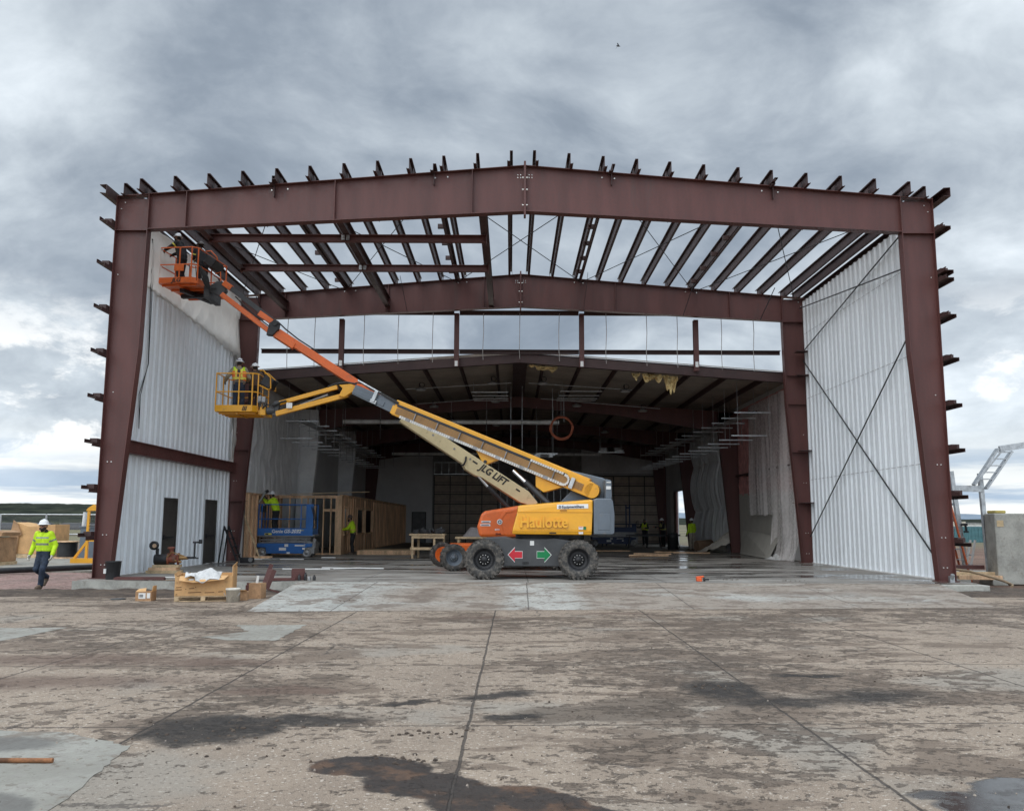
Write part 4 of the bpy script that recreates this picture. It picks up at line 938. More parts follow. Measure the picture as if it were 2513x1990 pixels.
# main boom
FT, TP = V((2.40, 24.75, 2.42)), V((-3.50, 26.25, 4.95))
P, L, e1, e2, e3 = lframe(FT, TP)
mb = MB(); lbox(mb, P, .25, L, -.16, .14, -.26, .24, h0b=-.24, h1b=.24); lbox(mb, P, .1, 1.7, -.19, .17, -.26, .17, h0b=-.27, h1b=.245)
mb.lathe([(.21, -.19), (.21, .17)], P(.08, 0, -.05), e2, 20); 
mb.prism([P(.9, .15, -.28), P(1.35, .15, -.62), P(1.62, .15, -.56), P(1.75, .15, -.26)], e2*-.3)
mb.prism([P(2.95, .10, -.24), P(3.25, .10, -.52), P(3.42, .10, -.48), P(3.75, .10, -.22)], e2*-.2)
bm_ = mb.build('main_boom', yellow, HL, bevel=.012)
MB().cyl(P(3.30, -.14, -.46), P(3.30, .14, -.46), .05, 12).build('pin', blackp, bm_)
mb = MB(); lbox(mb, P, .9, L-.1, .141, .20, .05, .125); mb.build('black_tube', blackp, HL)
mb = MB(); lbox(mb, P, .2, L+.05, .142, .165, -.21, .045); mb.build('carrier_backing', yellow, HL)
mb = MB()
for k in range(6): mb.tube([P(.35, .19, .02-.034*k), P(L-.35, .19, .02-.034*k), P(L-.12, .19, -.01-.03*k)], .0135, 6)
mb.build('hoses', hosebr, HL)
mb = MB(); n_ = 74
for k in range(n_):
    s0 = .95+(L-1.25)*k/n_; lbox(mb, P, s0, s0+(L-1.25)/n_*.80, .16, .235, -.245, -.165)
for k in range(9):
    a = -math.pi/2+math.pi*k/8; c = P(.95-.02-.14*math.cos(a), .20, -.065+.14*math.sin(a)); mb.box(c, (.05, .07, .07), Matrix((e1, e2, e3)).transposed())
for k in range(14): s0 = 1.0+.075*k; lbox(mb, P, s0, s0+.06, .16, .235, .06, .125)
mb.build('cable_chain', pmat('chain_links', (.60, .585, .55), .5, .2, var=.1), HL)
mb = MB()
for k in range(7): s0 = 1.25+.76*k; lbox(mb, P, s0, s0+.022, .16, .24, -.17, .06); lbox(mb, P, s0+.12, s0+.26, .16, .242, -.25, -.16)
mb.build('clamp', steelg, HL)
mb = MB(); lbox(mb, P, .62, .73, .16, .26, -.22, .09); mb.build('clamp', galv, HL)
# extension and tip
TP2, GP = TP, V((-4.82, 26.68, 5.56))
P2, L2, f1, f2, f3 = lframe(TP2, GP)
mb = MB(); lbox(mb, P2, -.4, L2, -.12, .11, -.20, .17, h0b=-.16, h1b=.15); lbox(mb, P2, .35, L2, .112, .13, -.12, .02); ext = mb.build('inner_boom', grey, HL, bevel=.012)
mb = MB(); lbox(mb, P2, .66, .78, .112, .20, -.12, .26); lbox(mb, P2, .60, .82, .112, .17, -.16, -.04); mb.build('bracket', galv, ext, bevel=.01)
mb = MB()
for k in range(3): mb.tube([P2(-.1, .16, .12+.03*k), P2(.5, .14, .19+.02*k), P2(1.0, .10, .21), P2(1.35, .05, .26), P2(1.6, .0, .20)], .02, 6)
mb.build('hoses', hosem, HL)
MB().tube([P2(.6, .1, .22), P2(1.5, .1, .30)], .03, 8).build('chrome_tube', galv, HL)
# jib
mb = MB(); mb.bar((-7.28, 27.05, 5.17), (-5.40, 26.8, 5.655), .12, .13); mb.build('upper_jib', yellow, HL, bevel=.01)
mb = MB(); mb.bar((-7.34, 27.05, 4.845), (-5.08, 26.8, 5.42), .14, .155); mb.build('lower_jib', yellow, HL, bevel=.01)
mb = MB(); mb.xz([(-5.34, 5.36), (-5.16, 5.33), (-4.90, 5.50), (-4.82, 5.66), (-4.95, 5.74), (-5.34, 5.71), (-5.22, 5.60)], 26.68, 26.92); kn = mb.build('knuckle', yellow, HL, bevel=.015)
mb = MB(); mb.xz([(-7.46, 4.80), (-7.30, 4.78), (-7.22, 5.14), (-7.26, 5.26), (-7.42, 5.22)], 26.98, 27.14); mb.cyl((-7.62, 27.06, 4.93), (-7.38, 27.06, 4.95), .12, 12); mb.build('jib_end', dgrey, HL, bevel=.01)
mb = MB(); mb.bx(-6.98, -6.80, 26.85, 26.87, 5.0, 5.17); mb.build('decal', sticker, HL)
mb = MB(); mb.tube([(-7.45, 26.95, 5.1), (-7.3, 26.9, 5.12), (-7.15, 26.9, 5.2), (-7.0, 26.92, 5.24)], .03, 6); mb.tube([(-7.75, 26.95, 5.0), (-7.6, 26.9, 5.12), (-7.4, 26.92, 5.08), (-7.2, 26.92, 5.14)], .025, 6); mb.tube([(-5.7, 26.8, 5.66), (-5.45, 26.78, 5.76), (-5.1, 26.76, 5.80), (-4.8, 26.74, 5.74)], .035, 6); mb.tube([(-7.1, 26.98, 4.98), (-6.6, 26.92, 5.16), (-6.3, 26.9, 5.26)], .02, 6)
mb.build('hoses', hosem, HL)
MB().cyl((-6.55, 26.95, 5.13), (-5.7, 26.85, 5.42), .035, 10).build('jib_cylinder', steelg, HL)
# lift cylinder
cy = MB().cyl((1.10, 24.8, 2.0), (.42, 25.15, 2.66), .085, 14).build('lift_cylinder', blackp, HL)
MB().cyl((.44, 25.14, 2.64), (.07, 25.3, 3.0), .058, 12).build('rod', chrome, cy)
# basket
def basket(par, x0, x1, y0, y1, z0, paint, toe=.20, h=1.12, rot=0, floor_mat=None, rail_r=.02, nposts=3):
    """floor with toe boards, rails, gate posts and a control box, all part of one platform"""
    cx, cy_ = (x0+x1)/2, (y0+y1)/2; Rm = Matrix.Rotation(rot, 3, 'Z')
    T_ = lambda x, y, z: Rm @ V((x-cx, y-cy_, 0))+V((cx, cy_, z))
    c = .14
    poly = [(x0, y0), (x1-c, y0), (x1, y0+c), (x1, y1), (x0+c*.4, y1), (x0, y1-c)]
    mb = MB(); mb.prism([T_(x, y, z0) for x, y in poly], (0, 0, .03))
    for k in range(4):
        y = y0+.2+(y1-y0-.4)*k/3; mb.bar(T_(x0+.05, y, z0-.03), T_(x1-.05, y, z0-.03), .06, .05)
    mb.bar(T_((x0+x1)/2, y0+.1, z0-.04), T_((x0+x1)/2, y1-.1, z0-.04), .08, .06)
    fl = mb.build('platform_floor', floor_mat or paint, par, bevel=.006)
    mb = MB(); n = len(poly)
    for i in range(n):
        a, b = poly[i], poly[(i+1) % n]; mb.bar(T_(a[0], a[1], z0+toe/2), T_(b[0], b[1], z0+toe/2), .025, toe)
    mb.build('toe_board', paint, fl, bevel=.008)
    for hz, nm in ((h, 'top_rail'), (h*.52, 'mid_rail')):
        mb = MB(); mb.tube([T_(x, y, z0+hz) for x, y in poly], rail_r, 8, closed=True, smooth=False); mb.build(nm, paint, par)
    for i, (x, y) in enumerate(poly+[((x0+x1)/2+.08, y0), (x1, (y0+y1)/2), (x0, (y0+y1)/2)]):
        if i in (4,): continue
        mb = MB(); mb.bar(T_(x, y, z0+.02), T_(x, y, z0+h), .034, .034, (0, 1, 0)); mb.build('post', paint, par)
    return T_
Tb = basket(HL, -9.30, -8.02, 27.2, 28.55, 4.93, yellow, .21, 1.22, 0)
mb = MB(); 
for k in range(3): mb.xz([(-8.46+.05*k, 4.96), (-8.43+.05*k, 4.96), (-8.39+.05*k, 5.11), (-8.42+.05*k, 5.11)], 27.176, 27.183)
mb.build('hazard_stripes', blackp, HL)
mb = MB(); mb.bx(-7.99, -7.80, 27.35, 28.3, 4.86, 5.0); mb.bx(-7.84, -7.66, 27.0, 27.25, 4.8, 5.05); mb.build('basket_mount', yellow, HL, bevel=.01)
mb = MB(); mb.box((-7.78, 27.7, 5.92), (.36, .55, .34), Matrix.Rotation(.5, 3, 'Y')); mb.build('control_box', blackp, HL, bevel=.03)
mb = MB(); mb.tube([(-8.0, 27.4, 6.28), (-7.9, 27.4, 6.28), (-7.66, 27.4, 6.05), (-7.64, 27.4, 5.70), (-7.72, 27.4, 5.66), (-8.0, 27.4, 5.80)], .02, 8, smooth=False); mb.tube([(-8.02, 28.0, 6.28), (-7.9, 28.0, 6.28), (-7.66, 28.0, 6.05), (-7.64, 28.0, 5.70), (-8.0, 28.0, 5.80)], .02, 8, smooth=False); mb.build('control_guard', yellow, HL)
mb = MB(); mb.bx(-7.97, -7.86, 27.15, 27.26, 5.2, 5.42); mb.bx(-7.84, -7.72, 27.12, 27.25, 5.22, 5.40); mb.build('junction_box', steelg, HL, bevel=.01)
mb = MB()
for k in range(4): mb.tube([(-7.92+.05*k, 27.14, 5.25), (-7.88+.06*k, 27.08, 5.0), (-7.8+.04*k, 27.05, 4.9), (-7.65, 27.02, 4.95+.04*k)], .016, 6)
mb.build('hoses', hosem, HL)

# ------------------------------------------------------------------ orange boom lift behind
JL = thing('boom_lift', 'orange and cream boom lift standing behind the yellow one, its basket the highest', 'boom lift', (-.2, 28.9, 0))
ang = R(12); Rz = Matrix.Rotation(ang, 3, 'Z')
def J(x, y, z): v = Rz @ V((x, y, 0)); return V((-.2+v.x, 28.95+v.y, z))
mb = MB(); mb.prism([J(-1.6, -.45, .36), J(2.0, -.45, .36), J(2.0, 1.5, .36), J(-1.6, 1.5, .36)], (0, 0, .46)); mb.prism([J(-1.9, -.6, .36), J(-1.65, -.6, .36), J(-1.65, 1.6, .36), J(-1.9, 1.6, .36)], (0, 0, .3))
mb.build('chassis', orange, JL, bevel=.03)
for (x, y) in ((-1.80, -.78), (1.6, -.78), (-1.80, 1.9), (1.6, 1.9)):
    o_ = -1 if y < 0 else 1
    wheel(JL, J(x, y, .42), .42, .34, grey if y < 0 else orange, axis=Rz @ V((0, o_, 0)), lugs=20, rimr=.60)

mb = MB()
a = [(-.98, 1.06), (-1.06, 1.38), (-.93, 1.80), (-.80, 1.87), (.19, 2.03), (1.05, 2.12), (1.15, 1.06)]
mb.xz(a, 27.55, 29.6); jh = mb.build('engine_hood', orange, JL, bevel=.09)
mb = MB(); mb.xz([(-.30, 1.13), (-.42, 1.55), (-.22, 1.85), (.1, 1.93), (.1, 1.85), (-.15, 1.80), (-.32, 1.55), (-.2, 1.13)], 27.53, 27.56); mb.build('hood_crease', orange, jh, bevel=.01)
for x0, z0, w_, h_ in ((-.92, 1.50, .29, .065), (-.95, 1.40, .31, .065), (-.50, 1.27, .22, .045)):
    mb = MB(); mb.bx(x0, x0+w_, 27.54, 27.547, z0, z0+h_); d = mb.build('decal', sticker, jh)
    mb = MB(); mb.bx(x0+.03, x0+w_-.04, 27.536, 27.5395, z0+h_*.3, z0+h_*.62); mb.build('decal_print', navy if z0 > 1.3 else redst, d)
mb = MB(); mb.cyl((-.35, 27.525, 1.53), (-.35, 27.547, 1.53), .085, 24); d = mb.build('decal', sticker, jh); mb = MB(); mb.tube([(-.35+.045*math.cos(a_*.42), 27.522, 1.53+.045*math.sin(a_*.42)) for a_ in range(15)], .012, 6, closed=True); mb.build('decal_ring', navy, d)
text('number', '50467', .085, (-.48, 27.535, 1.13), (1, 0, 0), (0, 0, 1), pmat('dark_red_ink', (.10, .012, .008), .6), jh, ext=.003, bold=.003)
MB().cyl((0, 28.6, .8), (0, 28.6, 1.1), .6, 24).build('turntable', blackp, JL)
CP0, CP1 = V((.95, 28.35, 2.14)), V((-7.27, 26.75, 7.33))
P, L, e1, e2, e3 = lframe(CP0, CP1)
Lc = L*.52
mb = MB()
prof = [(.0, -.10), (.02, .06), (.45, .20), (Lc, .21), (Lc, -.16), (2.75, -.20), (2.55, -.30), (2.2, -.30), (1.95, -.24), (.5, -.24)]
mb.prism([P(s+.10, .20, h-.12) for s, h in prof], e2*-.36); cr = mb.build('main_boom', cream, JL, bevel=.012)
mb = MB()
for s in (3.3, 2.7, 4.1): mb.cyl(P(s, .20, -.07), P(s, .215, -.07), .035, 10)
mb.build('bolts', steelg, cr)
text('lettering', 'JLG LIFT', .315, P(2.30, .206, -.185), -e1, e3, blackp, cr, ext=.004, bold=.010, shear=.22, sx=.88)
mb = MB(); lbox(mb, P, 2.42, 2.60, .2005, .208, -.10, -.05); lbox(mb, P, .80, .95, .2005, .208, -.10, -.05); mb.build('lettering_dash', blackp, cr)
mb = MB(); mb.tube([P(2.85, .21, -.08), P(2.80, .26, -.2), P(2.78, .24, -.34), P(2.82, .1, -.38)], .03, 6); mb.build('strap', blackp, cr)
mb = MB(); lbox(mb, P, Lc-.5, L+.04, -.13, .12, -.125, .13); 
lbox(mb, P, L-.62, L+.10, -.16, .15, -.18, .02); fb = mb.build('fly_boom', orange, JL, bevel=.012)
mb = MB(); lbox(mb, P, Lc+.1, L-.7, .121, .145, -.115, -.02); mb.build('rail', orange, fb)
mb = MB(); lbox(mb, P, 5.5, 5.56, .13, .2, .1, .26); mb.build('hose_guide', blackp, fb)
cy = MB().cyl((-.05, 28.1, 1.95), (-.75, 27.95, 2.65), .075, 12).build('lift_cylinder', blackp, JL)
MB().cyl((-.74, 27.95, 2.64), (-1.30, 27.85, 3.28), .05, 12).build('rod', chrome, cy)
# jib of the orange lift
mb = MB(); mb.bar((-8.92, 26.55, 8.84), (-7.45, 26.6, 7.72), .12, .15); uj = mb.build('upper_jib', dgrey, JL, bevel=.01)
mb = MB(); mb.bar((-7.86, 26.55, 7.94), (-7.45, 26.6, 7.66), .14, .17); mb.bar((-9.0, 26.55, 8.9), (-8.75, 26.55, 8.72), .15, .18); mb.build('jib_collar', orange, uj, bevel=.01)
mb = MB(); mb.bar((-9.04, 26.5, 8.52), (-7.48, 26.6, 7.34), .15, .16); mb.build('lower_jib', orange, JL, bevel=.02)
mb = MB(); mb.xz([(-7.60, 7.24), (-7.40, 7.22), (-7.25, 7.40), (-7.22, 7.62), (-7.34, 7.74), (-7.52, 7.62)], 26.5, 26.72); mb.cyl((-7.33, 26.45, 7.62), (-7.33, 26.75, 7.62), .09, 12); mb.build('knuckle', blackp, JL, bevel=.015)
mb = MB(); mb.tube([(-8.6, 26.48, 8.45), (-8.3, 26.46, 8.15), (-7.9, 26.46, 7.8), (-7.5, 26.5, 7.5)], .022, 6); mb.tube([(-7.3, 26.6, 7.7), P(L-.1, .1, .22), P(L-.6, .1, .17), P(L-1.4, .1, .17)], .022, 6); mb.build('hoses', hosem, JL)
mb = MB(); mb.xz([(-9.42, 8.60), (-9.05, 8.45), (-8.92, 8.65), (-8.98, 8.92), (-9.2, 8.95), (-9.42, 8.80)], 26.5, 26.75); mb.bx(-9.6, -9.42, 26.5, 27.6, 8.42, 8.8); mb.build('basket_mount', dgrey, JL, bevel=.015)
Tj = basket(JL, -10.84, -9.62, 26.2, 28.3, 8.80, orange, .18, 1.13, R(-7))
text('basket_lettering', 'JLG', .17, (-10.50, 26.21, 8.83), (1, -.12, 0), (0, 0, 1), blackp, JL, ext=.004, bold=.006, shear=.25, sx=1.1)
mb = MB(); mb.bar(Tj(-10.25, 26.6, 8.68), Tj(-10.0, 28.2, 8.68), .14, .12); mb.bar(Tj(-10.6, 27.3, 8.66), Tj(-9.5, 27.3, 8.66), .16, .12); mb.build('support_beam', blackp, JL)
mb = MB(); mb.box((-9.5, 27.0, 9.62), (.34, .8, .30), Matrix.Rotation(.6, 3, 'Y')); mb.build('control_box', blackp, JL, bevel=.03)
mb = MB(); mb.tube([(-9.62, 26.6, 9.93), (-9.45, 26.55, 9.93), (-9.25, 26.55, 9.72), (-9.24, 26.55, 9.62)], .018, 8, smooth=False); mb.tube([(-9.3, 26.6, 9.2), (-9.12, 26.55, 9.25), (-9.1, 26.55, 8.9)], .018, 6, smooth=False); mb.build('control_guard', orange, JL)
mb = MB(); mb.box((-10.28, 26.17, 9.28), (.30, .02, .22)); mb.build('manual_box', orange, JL, bevel=.01)
mb = MB()
for k in range(5): mb.tube([(-9.7+.04*k, 26.35, 9.4-.05*k), (-9.62+.05*k, 26.3, 9.0), (-9.5+.04*k, 26.35, 8.75-.03*k), (-9.2, 26.45, 8.7)], .022, 6)
mb.tube([(-10.0, 26.25, 9.4), (-9.9, 26.2, 9.0), (-9.75, 26.25, 8.9), (-9.8, 26.25, 9.35)], .012, 6)
mb.build('hoses', hosem, JL)
# ------------------------------------------------------------------ people
def capsule(mb, a, b, ra, rb, n=12):
    a, b = V(a), V(b); d = b-a; L = d.length
    if L < 1e-6: d = V((0, 0, 1)); L = 1e-5
    prof = [(max(.0008, ra*math.cos(t)), ra*math.sin(t)) for t in (-1.5707, -1.1, -.6, 0)]+[(max(.0008, rb*math.cos(t)), L+rb*math.sin(t)) for t in (0, .6, 1.1, 1.5707)]
    return mb.lathe(prof, a, d, n)
def ball(mb, c, r, n=14):
    c = V(c); vs = []; m_ = 9
    for i in range(m_+1):
        t = math.pi*(i/m_-.5)
        vs += [c+V((r[0]*max(.01, math.cos(t))*math.cos(2*math.pi*k/n), r[1]*max(.01, math.cos(t))*math.sin(2*math.pi*k/n), r[2]*math.sin(t))) for k in range(n)]
    fs = [(i*n+k, i*n+(k+1) % n, (i+1)*n+(k+1) % n, (i+1)*n+k) for i in range(m_) for k in range(n)]+[tuple(range(n-1, -1, -1)), tuple(range(m_*n, m_*n+n))]
    return mb.add(vs, fs, 0, True)
def fuse(mb, name, mats, parent, voxel=.011, smooth=3, matfn=None):
    """melt overlapping limbs into one continuous surface"""
    if not isinstance(mats, (list, tuple)): mats = [mats]
    me = bpy.data.meshes.new('tmp'); me.from_pydata(mb.v, [], mb.f)
    bm = bmesh.new(); bm.from_mesh(me); bmesh.ops.recalc_face_normals(bm, faces=bm.faces); bm.to_mesh(me); bm.free()
    t = bpy.data.objects.new('tmp', me); COL.objects.link(t)
    md = t.modifiers.new('r', 'REMESH'); md.mode = 'VOXEL'; md.voxel_size = voxel
    sm = t.modifiers.new('s', 'SMOOTH'); sm.factor = .5; sm.iterations = smooth
    out = bpy.data.meshes.new_from_object(t.evaluated_get(bpy.context.evaluated_depsgraph_get()))
    bpy.data.objects.remove(t); out.name = name; out.materials.clear()
    for x in mats: out.materials.append(x)
    for p in out.polygons: p.use_smooth = True; p.material_index = matfn(p.center) if matfn else 0
    o = bpy.data.objects.new(name, out); COL.objects.link(o); o.parent = parent
    return o
def hand(mb, wr, el, pn, infl=0.0, curl=.6, body=True):
    wr = V(wr); d = (wr-V(el)).normalized(); n = V(pn); n = (n-d*n.dot(d)).normalized(); w_ = d.cross(n)
    capsule(mb, wr-d*.02, wr+d*.03, .024+infl, .026+infl, 8)
    for k in (-1, -.33, .33, 1): capsule(mb, wr+d*.02+w_*k*.018, wr+d*.082+w_*k*.028, .013+infl, .0125+infl, 7)
    for k, L in ((-1, .060), (-.33, .074), (.33, .080), (1, .070)):
        p0 = wr+d*.085+w_*k*.029; p1 = p0+(d*math.cos(curl*.6)+n*math.sin(curl*.6))*L*.52; p2 = p1+(d*math.cos(curl*1.6)+n*math.sin(curl*1.6))*L*.48
        capsule(mb, p0, p1, .0098+infl, .009+infl, 6); capsule(mb, p1, p2, .009+infl, .008+infl, 6)
    b = wr+d*.03+w_*.026; m1 = b+(d*.6+w_*.75+n*.25).normalized()*.038; m2 = m1+(d*.85+w_*.25+n*.45).normalized()*.032
    capsule(mb, b, m1, .013+infl, .011+infl, 6); capsule(mb, m1, m2, .011+infl, .009+infl, 6)
def person(label, loc, yaw, lean=0, side=0, arms=None, legs=None, head=(0, 0), top=None, pants=denim, hat=hatw, gloves=None, vest=None, boots=leather, beard=True, scale=1.0, topstripe=False, group=None, hat_marks=False, glasses=True, collar=None):
    root = thing('person', label, 'person', (0, 0, 0), group)
    top = top or darkcloth
    sh = V((side, lean, 0))
    hp = V((0, 0, .92)); ch = V((0, 0, 1.27))+sh*.75; nk = V((0, .0, 1.42))+sh; hd = V((head[0], head[1]+.02, 1.585))+sh*1.15
    S = {-1: V((-.175, 0, 1.385))+sh*.95, 1: V((.175, 0, 1.385))+sh*.95}
    arms = arms or {}; legs = legs or {}
    el = {}; wr = {}; kn = {}; an = {}; toe = {}
    for s in (-1, 1):
        e, w_ = arms.get(s, ((s*.27, -.03, 1.10), (s*.29, .10, .87))); el[s] = V(e); wr[s] = V(w_)
        k, a, t_ = legs.get(s, ((s*.11, .03, .49), (s*.11, 0, .085), (s*.13, .17, .045))); kn[s] = V(k); an[s] = V(a); toe[s] = V(t_)
    b = MB()
    ball(b, hd, (.074, .094, .112)); capsule(b, hd+V((0, .03, -.055)), hd+V((0, .06, -.085)), .05, .032); capsule(b, hd+V((0, .088, .0)), hd+V((0, .108, -.028)), .011, .015, 8)
    capsule(b, hd+V((-.035, .083, .022)), hd+V((.035, .083, .022)), .013, .013, 8); capsule(b, hd+V((-.02, .085, -.06)), hd+V((.02, .085, -.06)), .010, .010, 8)
    for s in (-1, 1): ball(b, hd+V((s*.076, -.005, -.008)), (.012, .022, .034), 8)
    capsule(b, nk+V((0, -.01, -.06)), hd+V((0, -.01, -.05)), .058, .055)
    for s in (-1, 1):
        capsule(b, hp+V((s*.06, 0, 0)), ch+V((s*.075, 0, 0)), .10, .105); capsule(b, ch+V((s*.06, 0, 0)), S[s], .10, .062)
        capsule(b, S[s], el[s], .052, .042); capsule(b, el[s], wr[s], .042, .028)
        capsule(b, hp+V((s*.08, 0, -.02)), kn[s], .085, .056); capsule(b, kn[s], an[s], .055, .038); capsule(b, an[s]+V((0, -.02, -.02)), toe[s], .035, .03)
        hand(b, wr[s], el[s], (-s, .3, 0))
    def fm(c):
        q = c-hd
        if abs(abs(q.x)-.03) < .012 and abs(q.z-.002) < .008 and q.y > .06: return 1
        if abs(q.x) < .022 and abs(q.z+.058) < .007 and q.y > .07: return 2
        return 0
    fuse(b, 'body', [skin, glassd, pmat('lips', (.26, .10, .085), .6)], root, .010, 2, fm)
    # trousers
    b = MB()
    for s in (-1, 1):
        capsule(b, hp+V((s*.065, 0, .05)), hp+V((s*.075, -.01, -.05)), .118, .122); capsule(b, hp+V((s*.085, -.01, -.06)), kn[s], .105, .078); capsule(b, kn[s]+V((0, .008, 0)), an[s]+V((0, -.01, .02)), .078, .066)
        mid_ = (kn[s]+an[s])/2; ball(b, mid_+V((0, -.02, .03)), (.068, .072, .10), 10); ball(b, an[s]+V((0, -.005, .05)), (.073, .075, .03), 10)
    fuse(b, 'trousers', pants, root, .014, 3)
    # boots
    for s in (-1, 1):
        b = MB(); d = (toe[s]-an[s]); d = d.normalized() if d.length else V((0, 1, 0))
        capsule(b, an[s]+V((0, -.01, .06)), an[s]+V((0, -.03, -.03)), .052, .048); capsule(b, an[s]+V((0, -.03, -.04)), toe[s]+V((0, 0, -.003)), .044, .043); capsule(b, an[s]+V((0, .02, -.01)), toe[s]+d*-.03+V((0, 0, .01)), .045, .038)
        fuse(b, 'boot', boots, root, .011, 2)
    # jacket
    b = MB()
    for s in (-1, 1):
        capsule(b, hp+V((s*.07, 0, .07)), ch+V((s*.085, -.005, 0)), .128, .135); capsule(b, ch+V((s*.07, -.01, .01)), S[s]+V((0, 0, -.01)), .128, .078)
        capsule(b, S[s], el[s], .078, .066); capsule(b, el[s], el[s].lerp(wr[s], .92), .066, .05); ball(b, el[s].lerp(wr[s], .72), (.060, .060, .05), 9)
        ball(b, hp+V((s*.075, 0, .055)), (.132, .132, .055), 10)
    capsule(b, nk+V((-.045, -.05, -.01)), nk+V((.045, -.05, -.01)), .062, .062); capsule(b, nk+V((0, -.01, -.04)), nk+V((0, 0, .01)), .095, .075)
    def sf(c):
        if not topstripe: return 0
        q = c-hp
        if c.y > -.02+lean*.5 and abs(c.x-side*.5) < .17:
            for z0 in (.205, .365):
                if abs(q.z-z0) < .021: return 1
        for s in (-1, 1):
            for u in (.55,):
                pt = S[s].lerp(el[s], u)
                if abs((c-pt).dot((el[s]-S[s]).normalized())) < .022 and (c-pt).length < .12: return 1
        return 0
    fuse(b, 'jacket', [top, reflect if top is hiviz else yreflect], root, .013, 2, sf)
    if vest:
        b = MB()
        for s in (-1, 1):
            capsule(b, hp+V((s*.075, 0, .12)), ch+V((s*.09, -.005, 0)), .140, .148); capsule(b, ch+V((s*.07, -.01, .01)), S[s]+V((-s*.03, 0, 0)), .138, .085)
        def vf(c):
            x_ = c.x-(side*(c.z-.92)/.4); q = c.z-.92
            if .06 < abs(x_) < .115: return 1
            if abs(q-.16) < .03: return 1
            if abs(x_) < .045 and c.y < 0: return 2
            if q > .40 and c.y < .02: return 3
            return 0
        fuse(b, 'vest', [vest, yreflect, blackp, hiviz], root, .013, 2, vf)
        b = MB(); b.tube([hp+V((.16*math.cos(a*.393), .155*math.sin(a*.393), .09)) for a in range(16)], .022, 6, closed=True)
        for s in (-1, 1): b.box(hp+V((s*.15, -.06, .02)), (.06, .12, .13))
        b.build('tool_belt', leather, root, bevel=.008)
    # hard hat
    b = MB(); ho = hd+V((0, -.006, .045))
    b.lathe([(.112, -.004), (.113, .012), (.108, .045), (.092, .082), (.062, .106), (.03, .116), (.001, .118)], ho, (0, 0, 1), 22, cap=False)
    b.lathe([(.105, .0), (.150, -.010), (.151, -.004), (.112, .008)], ho, (0, .03, 1), 26, cap=False)
    b.tube([ho+V((0, -.10, .05)), ho+V((0, -.06, .105)), ho+V((0, 0, .124)), ho+V((0, .06, .105)), ho+V((0, .1, .05))], .016, 6)
    hh = b.build('hard_hat', hat, root)
    if hat_marks:
        b = MB()
        for a, z in ((-1.2, .06), (-1.7, .05), (-2.2, .065), (-.6, .055)): b.box(ho+V((.107*math.cos(a), .107*math.sin(a), z)), (.03, .03, .025))
        b.build('hat_sticker', navy, hh)
    if beard:
        b = MB(); capsule(b, hd+V((-.045, .035, -.07)), hd+V((.045, .035, -.07)), .045, .045); capsule(b, hd+V((0, .07, -.085)), hd+V((0, .05, -.12)), .038, .04); ball(b, hd+V((0, -.035, -.01)), (.079, .074, .07)); fuse(b, 'hair', hairm, root, .012, 1)
    if glasses:
        b = MB(); b.box(hd+V((-.032, .094, .004)), (.05, .012, .032)); b.box(hd+V((.032, .094, .004)), (.05, .012, .032)); b.box(hd+V((0, .098, .012)), (.03, .008, .008))
        for s in (-1, 1): b.box(hd+V((s*.073, .045, .012)), (.005, .10, .008))
        b.build('glasses', glassd, root, bevel=.003)
    if gloves:
        b = MB()
        for s in (-1, 1): hand(b, wr[s], el[s], (-s, .3, 0), .004); capsule(b, wr[s]+(el[s]-wr[s]).normalized()*.05, wr[s], .042, .036)
        fuse(b, 'gloves', gloves, root, .009, 2)
    if collar:
        b = MB(); capsule(b, nk+V((-.02, 0, .02)), nk+V((.02, 0, .02)), .07, .07); fuse(b, 'neck_gaiter', collar, root, .012, 2)
    root.location = loc; root.rotation_euler = (0, 0, yaw); root.scale = (scale,)*3
    return root
person('worker in lime hoodie walking on dark soil left of the steel frame', (-11.89, 22.55, -.20), R(176), lean=.04, head=(.0, .03),
    arms={1: ((.285, -.02, 1.10), (.325, .06, .86)), -1: ((-.275, -.03, 1.10), (-.275, .09, .85))},
    legs={-1: ((-.10, .17, .51), (-.045, .13, .09), (-.05, .30, .05)), 1: ((.10, .12, .50), (.055, -.27, .26), (.06, -.20, .10))},
    top=hiviz, topstripe=True, gloves=glovem, collar=darkcloth, scale=1.0)
AB = {1: ((.33, .10, 1.17), (.42, .36, 1.20)), -1: ((-.27, .16, 1.14), (-.16, .40, 1.16))}
person('worker reaching left over the rail of the highest basket, white hard hat', (-10.42, 26.72, 8.83), R(80), lean=.10, head=(0, .05), arms={-1: ((-.24, .24, 1.25), (-.20, .48, 1.15)), 1: ((.26, .20, 1.22), (.22, .46, 1.12))}, top=darkcloth, topstripe=True, pants=darkcloth, gloves=darkcloth, scale=.99)
person('worker in dark hard hat standing behind another at the right of the highest basket', (-9.98, 27.35, 8.83), R(40), lean=.12, side=-.05, arms=AB, top=darkcloth, topstripe=True, pants=darkcloth, hat=hatd, gloves=darkcloth, scale=.97)
person('worker in orange and yellow vest, back turned, in the yellow basket', (-8.70, 27.58, 4.96), R(12), lean=.03, side=-.02, arms={-1: ((-.36, .0, 1.15), (-.44, .16, 1.02)), 1: ((.30, .05, 1.12), (.24, .25, 1.05))}, top=greycloth, pants=denim, vest=hiviz2, gloves=darkcloth, hat_marks=True, scale=1.0)
person('worker in brown clothes on the far side of the yellow basket', (-8.36, 28.10, 4.96), R(25), lean=.06, arms=AB, top=pmat('brown_work_cloth', (.10, .065, .045), .9, var=.25), pants=darkcloth, gloves=leather, scale=.97)
